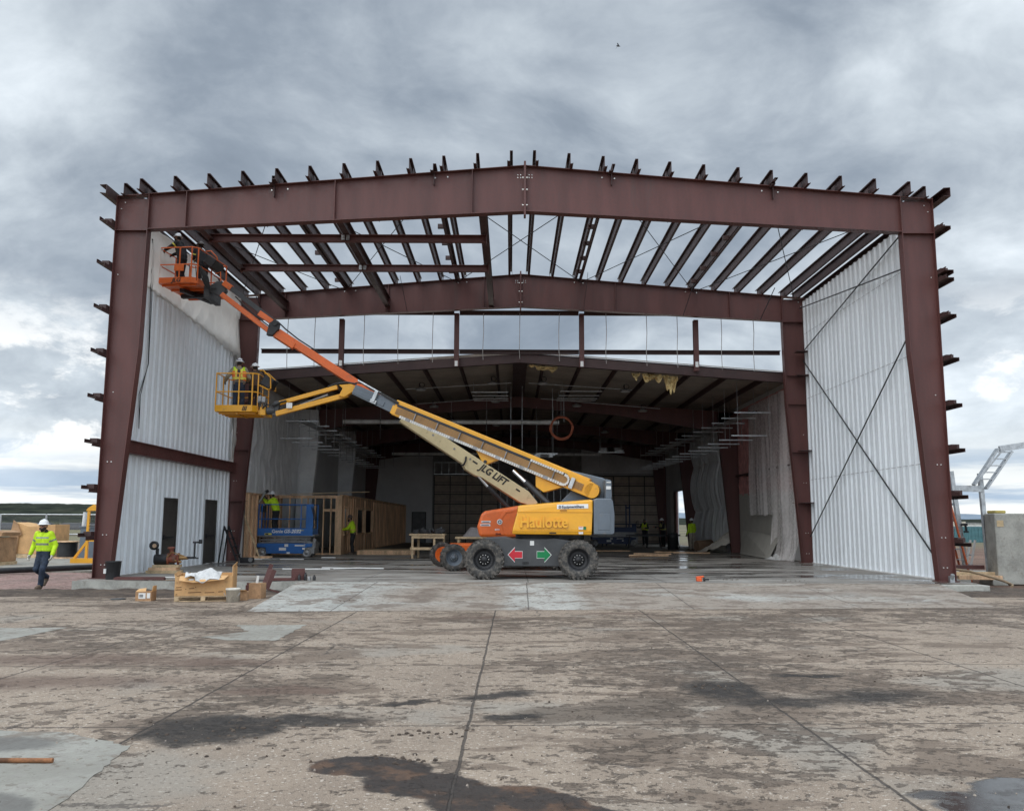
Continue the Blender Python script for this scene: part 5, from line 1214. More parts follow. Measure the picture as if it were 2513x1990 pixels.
person('worker in lime shirt raising a tool on the blue scissor lift', (-10.25, 38.35, 1.00), R(78), lean=.12, head=(0, .04), arms={-1: ((-.22, .30, 1.22), (-.12, .50, 1.42)), 1: ((.24, .28, 1.24), (.14, .52, 1.40))}, top=hiviz, pants=darkcloth, vest=None, scale=1.05)
t = thing('power_tool', 'long grey and black power tool held up by the worker on the scissor lift', 'power tool', (-10.8, 38.3, 2.5))
mb = MB(); mb.cyl((-10.98, 38.25, 2.34), (-10.70, 38.25, 2.80), .055, 10); mb.build('barrel', galv, t); mb = MB(); mb.box((-10.64, 38.25, 2.82), (.14, .1, .12), Matrix.Rotation(-.6, 3, 'Y')); mb.bar((-10.76, 38.25, 2.64), (-10.62, 38.25, 2.50), .05, .06); mb.build('handle', blackp, t)
person('worker in lime vest and dark trousers working at the corner of the timber room', (-7.52, 42.0, 0), R(95), lean=.06, head=(0, .06), arms={-1: ((-.22, .22, 1.15), (-.12, .44, 1.10)), 1: ((.24, .2, 1.12), (.12, .44, 1.08))}, top=hiviz, pants=darkcloth, hat=hatd, vest=hiviz, scale=1.06)
person('worker in lime jacket and khaki trousers beside the side opening, back right of the hall', (10.25, 49.9, 0), R(30), arms={1: ((.28, .05, 1.10), (.30, .2, .92))}, top=hiviz, pants=pmat('light_khaki', (.36, .32, .25), .9, var=.15), gloves=darkcloth, scale=1.03)
person('worker in dark clothes with a yellow banded vest beside the dark blue lift', (8.95, 58.8, 0), R(150), arms=AB, top=darkcloth, pants=darkcloth, vest=hiviz, hat=hatd, scale=1.04)
person('worker in dark clothes with pale straps left of the side opening', (9.9, 57.2, 0), R(110), lean=.08, arms=AB, top=darkcloth, pants=darkcloth, vest=greycloth, scale=1.05)
# ------------------------------------------------------------------ scissor lifts
def scissor(label, loc, x0, x1, y0, y1, paint, words=True, rails=1.28, base=.86):
    t = thing('scissor_lift', label, 'scissor lift', loc)
    X_, Y_, Z_ = loc
    B = lambda mb, a, b, c, d, e, f: mb.bx(X_+a, X_+b, Y_+c, Y_+d, Z_+e, Z_+f)
    mb = MB(); mb.xz([(X_+x0+.42, Z_+.17), (X_+x1-.50, Z_+.17), (X_+x1-.42, Z_+.42), (X_+x1-.12, Z_+.46), (X_+x1-.10, Z_+.60), (X_+x0, Z_+.60), (X_+x0, Z_+.44), (X_+x0+.36, Z_+.42)], Y_+y0, Y_+y1); ch = mb.build('chassis', paint, t, bevel=.015)
    for a, z, w_, h_ in ((.95, .30, .30, .12), (1.18, .46, .16, .11), (1.62, .48, .42, .06), (1.95, .34, .11, .08), (1.28, .16, .14, .07), (2.0, .50, .06, .06)):
        if a < x1-x0-.3: m2 = MB(); B(m2, x0+a, x0+a+w_, y0-.006, y0-.001, z, z+h_); m2.build('decal', sticker, ch)
    for x in (x0+.20, x1-.34):
        for y, s in ((y0+.09, -1), (y1-.09, 1)):
            mb = MB(); mb.lathe([(.16, -.07), (.20, -.06), (.205, 0), (.20, .06), (.16, .07)], (X_+x, Y_+y, Z_+.205), (0, s, 0), 26, cap=False); w_ = mb.build('wheel', pmat('grey_solid_tyre', (.23, .225, .215), .9, var=.2, dirt=.3), t)
            mb = MB(); mb.lathe([(.16, .066), (.15, .045), (.07, .05), (.06, .075), (.001, .078)], (X_+x, Y_+y, Z_+.205), (0, s, 0), 22, cap=False); mb.lathe([(.16, -.066), (.001, -.05)], (X_+x, Y_+y, Z_+.205), (0, s, 0), 16, cap=False); mb.build('rim', steelg, w_)
    mb = MB()
    for k in range(4):
        z = Z_+.63+.07*k; mb.bar((X_+x0+.05, Y_+y0+.12, z+(.03 if k % 2 else 0)), (X_+x1-.2, Y_+y0+.12, z+(0 if k % 2 else .03)), .05, .055); mb.bar((X_+x0+.05, Y_+y1-.12, z), (X_+x1-.2, Y_+y1-.12, z+.02), .05, .055)
    for k in range(5): mb.cyl((X_+x0+.3+.45*k, Y_+y0+.08, Z_+.74), (X_+x0+.3+.45*k, Y_+y1-.1, Z_+.74), .03, 8)
    mb.build('scissor_arms', steelg, t)
    mb = MB(); B(mb, x0, x1-.02, y0-.02, y1+.02, .90, .97); fl = mb.build('platform', steelg, t)
    mb = MB(); B(mb, x0, x1-.1, y0-.03, y0-.005, .93, 1.24); B(mb, x0, x1-.1, y1+.005, y1+.03, .93, 1.24); B(mb, x1-.12, x1-.095, y0, y1, .93, 1.24); B(mb, x0, x0+.02, y0, y1, .93, 1.2); tb = mb.build('toe_board', paint, t, bevel=.006)
    if words:
        text('lettering', 'Genie', .20, (X_+x0+.62, Y_+y0-.034, Z_+1.045), (1, 0, 0), (0, 0, 1), white, tb, ext=.003, bold=.004); text('lettering', 'GS-2032', .21, (X_+x0+1.13, Y_+y0-.034, Z_+1.045), (1, 0, 0), (0, 0, 1), white, tb, ext=.003, bold=.006, shear=.25)
        mb = MB(); B(mb, x0+.32, x0+.62, y0-.036, y0-.031, .955, 1.03); mb.build('warning_decal', yreflect, tb); mb = MB(); B(mb, x0+.35, x0+.48, y0-.039, y0-.0365, .965, 1.02); mb.build('warning_print', blackp, tb); mb = MB(); B(mb, x0+1.72, x0+2.0, y0-.036, y0-.031, 1.14, 1.165); mb.build('model_decal', yreflect, tb)
    top_ = .97+rails
    for z, nm in ((top_, 'top_rail'), (.97+rails*.52, 'mid_rail')):
        mb = MB(); mb.tube([(X_+x0+.02, Y_+y0, Z_+z), (X_+x1-.1, Y_+y0, Z_+z), (X_+x1-.1, Y_+y1, Z_+z), (X_+x0+.02, Y_+y1, Z_+z)], .022, 8, closed=True, smooth=False); mb.build(nm, paint, t)
    xs = (x0+.03, x0+.16, x1-.62, x1-.36, x1-.12)
    for x in xs:
        for y in (y0, y1):
            mb = MB(); B(mb, x-.022, x+.022, y-.022, y+.022, .97, top_); mb.build('post', paint, t)
    mb = MB(); B(mb, x1-.40, x1-.13, y0-.01, y0+.01, 1.24, top_-.01); mb.build('gate_panel', paint, t)
    mb = MB(); B(mb, x0+.05, x0+.25, y0+.1, y0+.35, top_-.32, top_-.05); mb.build('control_box', blackp, t, bevel=.02)
    mb = MB(); B(mb, x1-.36, x1-.02, y0+.05, y1-.05, .16, .66); B(mb, x1-.1, x1+.02, y0+.08, y0+.3, .4, .8); mb.build('ladder_end', steelg, t, bevel=.02)
    mb = MB()
    for k in range(4): mb.tube([(X_+x1-.2+.03*k, Y_+y0-.01, Z_+top_-.1), (X_+x1-.05+.03*k, Y_+y0-.05, Z_+1.7), (X_+x1+.02, Y_+y0-.04, Z_+1.5-.1*k), (X_+x1-.1, Y_+y0-.02, Z_+1.3)], .012, 5)
    mb.build('hoses', blackp, t)
    return t
scissor('bright blue scissor lift parked in front of the timber room, one worker aboard', (-9.6, 37.85, 0), -1.27, 1.20, 0, 1.0, blue)
scissor('dark blue scissor lift far back, right of the yellow lift', (6.7, 57.6, 0), -1.4, 1.6, 0, 1.1, pmat('navy_paint', (.012, .030, .095), .5), False, .5)
t = thing('scissor_mast', 'pair of tall dark blue mast posts standing behind the far scissor lift', 'mast', (7.2, 59.5, 0))
for x in (6.3, 7.9): 
    mb = MB(); mb.bx(x-.16, x-.08, 59.4, 59.5, 0, 2.75); mb.bx(x+.08, x+.16, 59.4, 59.5, 0, 2.75); mb.bx(x-.079, x+.079, 59.42, 59.48, 2.5, 2.6); mb.build('post', MATS['navy_paint'], t)

# ------------------------------------------------------------------ timber framed room
TR = thing('timber_room', 'unfinished timber framed room with open studs and window openings, behind the blue scissor lift', 'timber room', (-8, 41.4, 0))
mb = MB(); n = 0
mb.bx(-11.06, -11.0, 36.6, 42.3, .0, 2.72)
mb.bx(-11.0, -10.90, 36.6, 42.3, 2.66, 2.72); mb.build('side_wall', ply, TR)
mb = MB()
for k in range(9):
    y = 36.64+.62*k; mb.bx(-10.995, -10.90, y, y+.05, 0.02, 2.655)
mb.build('wall_studs', timber, TR)
for i, x in enumerate((-10.9, -10.45, -9.9, -9.60, -9.25, -8.85, -8.5)):
    mb = MB(); mb.bx(x, x+.045, 41.40, 41.52, .06, 2.62); mb.build('stud', timber, TR)
mb = MB(); mb.bx(-11.05, -8.26, 41.39, 41.53, 2.62, 2.76); mb.bx(-11.05, -8.26, 41.39, 41.53, 0, .06); mb.build('plate', timber, TR)
mb = MB(); mb.bx(-8.8, -8.26, 41.40, 41.52, 2.0, 2.12); mb.build('header', timber, TR)
mb = MB()
mb.bx(-8.26, -7.96, 41.38, 41.46, 0, 2.74); mb.build('corner_post', timber, TR)
mb = MB()      # right wall with openings, running back to the hangar's end wall
segs = [(41.46, 42.1, 0, 2.74), (42.1, 43.0, 0, 1.05), (42.1, 43.0, 2.15, 2.74), (43.0, 45.6, 0, 2.74), (45.6, 47.7, 0, .95), (45.6, 47.7, 2.15, 2.74), (47.7, 48.2, 0, 2.74), (48.2, 50.6, 0, .95), (48.2, 50.6, 2.15, 2.74), (50.6, 66.7, 0, 2.74)]
for a, b, z0, z1 in segs: mb.bx(-8.06, -7.98, a, b, z0, z1)
mb.build('wall', ply, TR)
for (a, b) in ((45.6, 47.7), (48.2, 50.6), (42.1, 43.0)):
    mb = MB(); mb.bx(-7.98, -7.94, a-.08, b+.08, 2.15, 2.27); mb.bx(-7.98, -7.935, a-.08, a, .95, 2.15); mb.bx(-7.98, -7.935, b, b+.08, .95, 2.15); mb.bx(-7.98, -7.92, a-.08, b+.08, .87, .95); mb.build('window_frame', timber, TR)
for k in range(40):
    y = 43.1+.6*k
    if any(a-.15 < y < b+.1 for a, b in ((45.6, 47.7), (48.2, 50.6))): continue
    mb = MB(); mb.bx(-7.978, -7.935, y, y+.05, .06, 2.66); mb.build('stud', timber, TR)
mb = MB(); mb.bx(-8.1, -7.93, 41.46, 66.7, 2.745, 2.80); mb.bx(-11.0, -8.1, 66.6, 66.7, 0, 2.74); mb.build('top_plate', timber, TR)
mb = MB(); mb.bar((-10.3, 41.1, 2.80), (-7.0, 43.0, 2.98), .3, .03); tag(mb.build('plank', pale_timber), 'pale plank lying across the top of the timber room', 'plank')
mb = MB(); mb.bx(-8.055, -7.985, 48.3, 48.33, .95, 2.15); 
t = thing('lumber_platform', 'low stack of new lumber on the floor right of the timber room', 'lumber stack', (-6, 43, 0))
mb = MB()
for k in range(9): mb.bx(-7.15+.02*(k % 2), -4.55, 41.5+.28*k, 41.75+.28*k, .16, .21)
mb.build('boards', pale_timber, t); mb = MB(); mb.bx(-7.2, -4.5, 41.42, 41.48, 0, .2); mb.build('edge_board', timber, t)
mb = MB()
for k in range(3): mb.bx(-7.0+1.1*k, -6.9+1.1*k, 41.5, 44, 0, .155)
mb.build('bearer', timber, t)

# ------------------------------------------------------------------ saw bench and inner clutter
t = thing('work_bench', 'rough pale timber work bench left of the orange lift wheels', 'bench', (-3.6, 37.7, 0))
for x, y in ((-4.2, 37.3), (-3.28, 37.3), (-4.05, 38.3), (-2.95, 38.3)):
    mb = MB(); mb.bx(x, x+.09, y, y+.09, 0, .97); mb.build('leg', pale_timber, t)
mb = MB()
for k in range(4): mb.bx(-4.3, -2.8, 37.25+.3*k, 37.5+.3*k, .97, 1.03)
mb.build('top', pale_timber, t); mb = MB(); mb.bx(-4.25, -3.1, 37.28, 37.3, .36, .47); mb.bx(-4.2, -2.8, 37.285, 37.3, .84, .96); mb.bx(-4.2, -2.8, 37.6, 38.1, .42, .45); mb.build('rail', pale_timber, t)
t = thing('work_bench', 'second timber bench with tarp covered load behind the orange lift', 'bench', (-1.6, 38.5, 0))
mb = MB(); mb.bx(-2.4, -.2, 38, 39.1, .82, .90); mb.build('top', pale_timber, t)
for x, y in ((-2.3, 38.05), (-.4, 38.05), (-2.3, 38.9), (-.4, 38.9)): mb = MB(); mb.bx(x, x+.09, y, y+.09, 0, .82); mb.build('leg', pale_timber, t)
mb = MB(); mb.grid(lambda u, v: (-2.1+1.7*u, 38.1+.8*v, .905+.38*min(1, 5*min(u, 1-u, v, 1-v))+.05*mnoise.noise(V((u*6, v*5, 1)))), 24, 14); tag(mb.build('tarp_bundle', pmat('grey_tarp', (.22, .20, .20), .5, bump=.4, bscale=8)), 'grey tarp covered bundle on the bench behind the orange lift', 'tarp bundle')
t = thing('tool_pile', 'dark heap of tools and cases on the timber bench', 'tools', (-3.6, 38.2, 1.03))
mb = MB()
for k in range(14): mb.box((-4.1+.09*k+random.uniform(-.05, .05), 37.7+random.uniform(-.2, .5), 1.10+random.uniform(0, .10)), (random.uniform(.1, .26), .2, random.uniform(.1, .2)), Matrix.Rotation(random.uniform(-.5, .5), 3, 'Y'))
mb.build('cases', blackp, t); mb = MB(); mb.cyl((-3.0, 37.8, 1.03), (-3.0, 37.8, 1.32), .06, 10); mb.build('canister', dgrey, t)
for k in range(6):
    a = random.uniform(-.4, .4); x, y = 6.2+random.uniform(-2.2, 4.2), 40+random.uniform(-1, 9)
    mb = MB(); mb.bar((x-.9*math.cos(a), y-.9*math.sin(a), .05), (x+.9*math.cos(a), y+.9*math.sin(a), .05), .14, .05); tag(mb.build('loose_board', timber), 'loose board lying on the wet floor of the old hangar', 'board', 'loose boards on the old hangar floor')
for x, y, z0, lab in ((9.5, 55.2, 0, 'dark steel trestle in front of the side opening'), (8.2, 54.2, 0, 'dark steel trestle beside the yellow vested worker')):
    t = thing('trestle', lab, 'trestle', (x, y, 0)); mb = MB(); mb.bx(x-1.1, x+1.1, y-.06, y+.06, .72, .82); mb.build('top', blackp, t)
    for sx_ in (-.9, .9):
        for sy_ in (-.25, .25): mb = MB(); mb.bar((x+sx_, y, .74), (x+sx_*1.1, y+sy_, 0), .04, .04); mb.build('leg', blackp, t)
t = thing('barrel', 'black drum beside the lime jacketed worker', 'drum', (9.55, 51.2, 0)); mb = MB(); mb.lathe([(.30, 0), (.31, .02), (.30, .3), (.315, .32), (.30, .6), (.315, .62), (.30, .93), (.28, .95)], (9.45, 51.5, 0), (0, 0, 1), 24); mb.build('body', blackp, t)
MB().lathe([(.27, .955), (.001, .957)], (9.45, 51.5, 0), (0, 0, 1), 20, cap=False).build('lid', dgrey, t)
# fallen insulation, drywall
def pile(u, v):
    x = 9.7+2.0*u; y = 45.5+2.2*v; h = 1.35*max(0, u-.05)**1.2*(math.sin(min(1, v*1.3+.1)*math.pi))**.6*(1-.35*(u > .85)*(u-.85)*6)
    return (x+.08*mnoise.noise(V((u*5, v*5, 2))), y, .015+max(0, h)+.14*abs(mnoise.noise(V((u*6, v*6, 0))))*(h > .02))
tag(MB().grid(pile, 40, 40).build('insulation_heap', pmat('fallen_insulation', (.58, .54, .47), .9, var=.15, bump=.6, bscale=6)), 'crumpled heap of fallen insulation at the foot of the right wall', 'insulation heap')
mb = MB(); mb.lathe([(.28, 0), (.30, .03), (.30, .9), (.24, .92), (.10, .90)], (9.85, 46.9, .32), (.95, .3, .05), 20); tag(mb.build('insulation_roll', pmat('brown_roll', (.16, .10, .06), .9)), 'brown roll lying left of the insulation heap', 'roll')
mb = MB(); mb.prism([(11.40, 44.0, .02), (11.00, 37.8, .02), (11.45, 37.75, .86), (11.62, 41.2, 1.10), (11.70, 44.5, 1.16)], (.03, 0, .012)); tag(mb.build('drywall_sheet', drywall), 'grey drywall sheet with a cut corner leaning by the plastic curtain', 'drywall sheet')
mb = MB(); mb.grid(lambda u, v: (10.9+1.0*u, 36.6+1.6*v, .01+.5*abs(mnoise.noise(V((u*4, v*4, 5))))*(math.sin(u*3.1)*math.sin(v*3.1))), 26, 26); tag(mb.build('plastic_heap', plast), 'crumpled clear plastic on the floor at the end of the curtain', 'plastic heap')
t = thing('power_saw', 'small orange power saw lying on the slab in front of the lift', 'power saw', (5.0, 23.3, 0))
og = pmat('bright_orange', (.75, .12, .03), .5)
mb = MB(); mb.bx(4.88, 5.02, 23.26, 23.40, 0, .09); mb.bar((4.86, 23.28, .10), (5.08, 23.36, .12), .05, .05); mb.build('housing', og, t, bevel=.015); mb = MB(); mb.cyl((5.06, 23.3, .05), (5.10, 23.3, .05), .05, 12); mb.bx(5.08, 5.20, 23.27, 23.33, .03, .07); mb.build('blade_guard', blackp, t, bevel=.008)
for k, (x, y, L_, a) in enumerate(((-6.5, 28.2, 1.5, .05), (-4.9, 28.6, 1.6, .1), (-5.6, 28.9, 1.2, -.25), (-9.4, 35.6, 2.2, -.06), (-7.7, 37.4, .6, 0))):
    mb = MB(); mb.tube([(x-L_/2*math.cos(a), y-L_/2*math.sin(a), .025), (x, y, .025+.02*(k == 1)), (x+L_/2*math.cos(a), y+L_/2*math.sin(a), .025)], .022, 8); tag(mb.build('white_pipe', white), ('white pipe length on the wet slab, leftmost of three', 'white pipe length on the wet slab, rightmost of three', 'white pipe length crossing between two others on the slab', 'white pipe length on the floor in front of the scissor lift', 'short white pipe offcut in front of the timber room')[k], 'pipe')
mb = MB(); mb.tube([(-9.9, 35.3, .02), (-8.6, 35.9, .02), (-7.4, 35.3, .02), (-5.5, 35.7, .02), (-3, 35.4, .02), (-1, 35.7, .02)], .02, 6); tag(mb.build('floor_cable', hosem), 'black cable snaking across the floor in front of the timber room', 'cable')

# ------------------------------------------------------------------ left foreground clutter
t = thing('waste_bin', 'black plastic bin standing against the foot of the left column', 'bin', (-10.55, 23.3, 0))
MB().lathe([(.165, 0), (.17, .02), (.195, .44), (.205, .46), (.20, .47), (.18, .45), (.155, .03)], (-10.44, 23.3, 0), (0, 0, 1), 28, cap=True).build('body', blackp, t)
mb = MB(); mb.bx(-10.60, -10.54, 23.10, 23.14, .16, .28); mb.build('label', sticker, t)
t = thing('crate', 'large cardboard crate with torn flap on a pallet in front of the slab', 'crate', (-6.7, 19.7, -.2))
cx0, cx1, cy0, cy1 = -7.33, -6.15, 19.25, 20.2; Rc = Matrix.Rotation(R(12), 3, 'Z')
K = lambda x, y, z: Rc @ V((x+6.7, y-19.7, 0))+V((-6.7, 19.7, z))
mb = MB()
for y in (cy0+.03, (cy0+cy1)/2, cy1-.03):
    for x in (cx0+.05, (cx0+cx1)/2, cx1-.05): mb.box(K(x, y, -.15), (.09, .09, .09), Rc)
for k in range(6): mb.bar(K(cx0, cy0+.05+.17*k, -.095), K(cx1, cy0+.05+.17*k, -.095), .11, .018)
for y in (cy0+.03, (cy0+cy1)/2, cy1-.03): mb.bar(K(cx0, y, -.192), K(cx1, y, -.192), .09, .014)
mb.build('pallet', pale_timber, t)
mb = MB()
for a, b, h0, h1 in (((cx0, cy0), (cx1, cy0), .33, .34), ((cx1, cy0), (cx1, cy1), .34, .50), ((cx0, cy1), (cx1, cy1), .36, .36), ((cx0, cy0), (cx0, cy1), .33, .36)):
    p, q = K(*a, -.08), K(*b, -.08); nrm = V((q.y-p.y, p.x-q.x, 0)).normalized()*.012
    mb.prism([p, q, q+V((0, 0, h1+.08)), p+V((0, 0, h0+.08))], nrm)
mb.build('box', card, t)
mb = MB(); mb.add([K(cx0+.1, cy0-.02, .34), K(cx1-.08, cy0-.02, .35), K(cx1-.15, cy0-.20, .27), K(cx0+.4, cy0-.19, .21), K(cx0+.1, cy0-.14, .25)], [(0, 1, 2, 3, 4)]); mb.add([K(cx1, cy0, .33), K(cx1, cy1-.1, .46), K(cx1+.02, cy1-.15, .60), K(cx1+.05, cy0+.45, .62), K(cx1-.02, cy0+.2, .54)], [(0, 1, 2, 3, 4)])
mb.add([K(cx0, cy0, .30), K(cx0, cy1, .34), K(cx0-.05, cy1-.1, .42), K(cx0-.03, cy0+.1, .38)], [(0, 1, 2, 3)])
mb.build('flap', card, t, solid=.008)
mb = MB()
for x0, x1, z in ((.03, .14, .10), (.02, .15, .05), (.22, .24, .06), (.30, .40, .075), (.42, .44, .1), (.28, .55, -.01), (.62, .82, -.015), (.9, 1.0, .0), (.03, .06, -.05)): mb.bar(K(cx0+x0, cy0-.014, z), K(cx0+x1, cy0-.014, z+.006), .006, .016)
mb.build('tear', pmat('torn_card', (.16, .085, .04), .95), t)
mb = MB(); mb.prism([K(cx0+.30, cy0-.165, .262), K(cx0+.40, cy0-.165, .262), K(cx0+.40, cy0-.13, .285), K(cx0+.30, cy0-.13, .285)], (0, 0, .004)); mb.build('label', sticker, t)
def tarp(u, v):
    x = cx0+.22+.72*u; y = cy0-.20+.62*v
    h = .375+.09*math.exp(-((u-.72)/.26)**2)*math.exp(-((v-.5)/.4)**2)+.03*math.sin(u*9+v*5)+.05*mnoise.noise(V((u*5, v*6, 2)))
    h -= .28*max(0, .30-v)*(u > .3)+.05*(v < .1)
    return K(x, y, h)
tag(MB().grid(tarp, 46, 34).build('white_tarp', plast, solid=.006), 'crumpled white plastic tarp draped over the cardboard crate', 'tarp')
t = thing('cardboard_box', 'small open cardboard box with labels on the ground left of the crate', 'box', (-7.95, 19.4, -.2))
mb = MB(); b0 = (-8.12, 19.28, -.2)
mb.bx(-8.12, -7.78, 19.28, 19.29, -.2, .0); mb.bx(-8.12, -7.78, 19.55, 19.56, -.2, .0); mb.bx(-8.12, -8.11, 19.29, 19.55, -.2, .0); mb.bx(-7.79, -7.78, 19.29, 19.55, -.2, .0); mb.bx(-8.11, -7.79, 19.29, 19.55, -.2, -.15); mb.build('body', card2, t)
mb = MB(); mb.add([(-8.12, 19.28, 0), (-7.9, 19.28, 0), (-7.92, 19.36, .07), (-8.08, 19.36, .05)], [(0, 1, 2, 3)]); mb.add([(-7.78, 19.3, 0), (-7.78, 19.55, 0), (-7.76, 19.5, .12), (-7.77, 19.34, .12)], [(0, 1, 2, 3)]); mb.build('flap', card, t, solid=.006)
mb = MB(); mb.bx(-8.05, -7.90, 19.273, 19.279, -.15, -.03); mb.bx(-7.87, -7.80, 19.273, 19.279, -.14, -.03); mb.build('label', sticker, t)
mb = MB(); mb.bx(-8.03, -7.95, 19.270, 19.2725, -.12, -.06); mb.build('label_print', steelg, t)
t = thing('bucket', 'white paint streaked bucket at the right end of the crate', 'bucket', (-5.97, 19.15, -.2))
MB().lathe([(.115, 0), (.13, .0), (.148, .25), (.155, .25), (.155, .275), (.15, .29), (.145, .275), (.12, .02), (.001, .02)], (-5.97, 19.15, -.2), (0, 0, 1), 30).build('pail', pmat('bucket_plastic', (.66, .63, .55), .5, var=.1, dirt=.4, dcol=(.33, .31, .28)), t)
MB().tube([(-5.97+.165*math.cos(a), 19.08-.02*math.sin(a*.5), -.0-.10*math.sin(a)) for a in [i*math.pi/10 for i in range(11)]], .006, 6).build('bail', galv, t)
t = thing('cardboard_tub', 'tall brown cardboard tub holding a white bottle, right of the bucket', 'tub', (-5.7, 20.1, -.2))
mb = MB(); mb.prism([(-5.87, 19.95, -.2), (-5.60, 19.95, -.2), (-5.55, 20.2, -.2), (-5.85, 20.2, -.2)], (0, 0, .34)); mb.build('body', card2, t); MB().cyl((-5.72, 20.05, .14), (-5.70, 20.05, .30), .03, 10).build('bottle', white, t)
t = thing('cardboard_tub', 'small brown carton squeezed between the bucket and the tall tub', 'tub', (-5.9, 19.6, -.2)); mb = MB(); mb.bx(-5.92, -5.77, 19.5, 19.65, -.2, .0); mb.build('body', card2, t, bevel=.008); mb = MB(); mb.add([(-5.92, 19.5, .001), (-5.77, 19.5, .001), (-5.78, 19.44, .03), (-5.9, 19.44, .03)], [(0, 1, 2, 3)]); mb.build('flap', card, t, solid=.005)
for k, (c, d, rz_, lab) in enumerate((((-6.0, 22.0, .10), (.10, .5, .5), .5, 'upright red steel offcut leaning at the slab edge behind the crate'), ((-5.55, 23.2, .12), (.35, .05, .24), .3, 'red steel plate standing on the slab edge'), ((-5.9, 23.05, .03), (.6, .3, .04), .2, 'flat red steel offcut on the slab edge'), ((-5.35, 20.6, -.12), (.55, .3, .03), .5, 'flat red steel offcut leaning right of the cardboard tub'), ((-6.1, 20.9, -.08), (.25, .05, .22), -.2, 'small red offcut standing behind the bucket'), ((-9.6, 23.0, .04), (1.3, .12, .06), .0, 'long red angle lying along the slab edge'))):
    mb = MB(); r_ = Matrix.Rotation(rz_, 3, 'Z') @ Matrix.Rotation(.35 if k in (0, 3) else .0, 3, 'Y'); mb.box(c, d, r_); mb.box(V(c)+r_ @ V((0, d[1]/2, d[2]*.3)), (d[0]*.96, .02, d[2]*.9), r_); tag(mb.build('steel_offcut', red), lab, 'steel offcut', 'red steel offcuts by the slab edge')
t = thing('can_cluster', 'cluster of small cans and bottles on the slab edge above the tub', 'cans', (-5.2, 23.1, 0))
for k, (x, h, m_) in enumerate(((-5.5, .16, blackp), (-5.35, .2, glassd), (-5.24, .12, steelg), (-5.12, .14, blackp))): MB().lathe([(.04, 0), (.042, h*.7), (.02, h*.85), (.02, h)], (x, 23.1+.05*(k % 2), 0), (0, 0, 1), 12).build('can', m_, t)
tag(MB().lathe([(.15, 0), (.16, .012), (.15, .02), (.001, .022)], (-8.65, 19.65, -.2), (0, 0, 1), 26).build('lid', dgrey), 'grey round lid lying on the ground left of the small box', 'lid')
mb = MB()
for k, (x, y, a, L_) in enumerate(((-9.0, 23.9, .1, .8), (-8.6, 24.1, -.3, .5), (-8.9, 24.3, .2, .45))): mb.bar((x-L_/2*math.cos(a), y-L_/2*math.sin(a), .02), (x+L_/2*math.cos(a), y+L_/2*math.sin(a), .03+.05*(k == 1)), .07, .02)
tag(mb.build('trim_scraps', white), 'scattered white metal trim scraps on the slab behind the crate', 'trim scraps')
# valve assembly on blocks
t = thing('valve_assembly', 'black and red pipe valve assembly resting on wood blocks by the left wall', 'valve', (-10.35, 26.3, 0))
vy = 26.1; redv = pmat('valve_red', (.26, .075, .045), .6, dirt=.5)
MB().lathe([(.13, 0), (.15, .02), (.15, .36), (.13, .40)], (-10.5, vy, .40), (1, .15, 0), 20).build('drum', blackp, t)
mb = MB(); mb.lathe([(.17, 0), (.17, .04), (.10, .05), (.12, .14), (.12, .22), (.10, .28), (.17, .29), (.17, .33)], (-10.13, vy+.05, .42), (1, .15, 0), 20); mb.cyl((-10.0, vy+.03, .5), (-10.02, vy+.02, .72), .06, 12); mb.lathe([(.10, 0), (.10, .03)], (-10.02, vy, .72), (0, -.2, 1), 14); mb.build('valve_body', redv, t)
mb = MB(); mb.cyl((-9.82, vy+.1, .44), (-9.55, vy+.14, .44), .07, 12, r2=.04); mb.cyl((-9.9, vy, .38), (-9.7, vy, .32), .03, 8); mb.tube([(-10.1, vy-.1, .45), (-9.95, vy-.12, .62), (-9.75, vy-.1, .55), (-9.62, vy, .5)], .018, 6); mb.build('brass_fitting', pmat('brass', (.40, .24, .10), .45, .6), t)
mb = MB(); mb.cyl((-9.6, vy+.12, .45), (-9.32, vy+.12, .45), .03, 8); mb.lathe([(.12, 0), (.12, .03)], (-9.36, vy+.1, .42), (0, 0, 1), 14); mb.cyl((-9.36, vy+.1, .45), (-9.36, vy+.1, .92), .025, 8); mb.cyl((-9.42, vy+.1, .9), (-9.15, vy+.1, .9), .025, 8); mb.cyl((-9.2, vy+.1, .86), (-9.2, vy+.1, .98), .05, 10); mb.cyl((-10.42, vy, .55), (-10.42, vy, .72), .045, 10); mb.build('side_pipe', blackp, t)
mb = MB(); mb.lathe([(.12, 0), (.13, .02), (.13, .1), (.1, .12)], (-10.48, vy-.06, .80), (0, -1, .1), 20); g = mb.build('gauge', blackp, t); MB().cyl((-10.44, vy-.19, .80), (-10.44, vy-.195, .80), .06, 16).build('gauge_face', pmat('tan_face', (.5, .34, .22), .6), g)
t = thing('wood_blocks', 'short stacked wood blocks under the valve assembly', 'wood blocks', (-10.2, 26.1, 0))
for k, (x0, x1, z0, z1) in enumerate(((-10.66, -9.7, 0, .09), (-10.6, -9.8, .09, .17), (-10.5, -9.75, .17, .25))): mb = MB(); mb.box(((x0+x1)/2, vy+.02*k, (z0+z1)/2), (x1-x0, .38, z1-z0-.004), Matrix.Rotation(.08*(k-1), 3, 'Z')); mb.build('block', pale_timber if k != 1 else timber, t)
t = thing('step_ladder', 'black folding step ladder leaning by the second doorway', 'step ladder', (-10.2, 33, 0))
for y in (32.6, 33.1):
    mb = MB(); mb.bar((-10.60, y, 1.35), (-10.05, y, .0), .05, .07, (0, 1, 0)); mb.build('rail', blackp, t); mb = MB(); mb.bar((-10.60, y, 1.35), (-10.75, y, .0), .04, .05, (0, 1, 0)); mb.build('rear_leg', blackp, t)
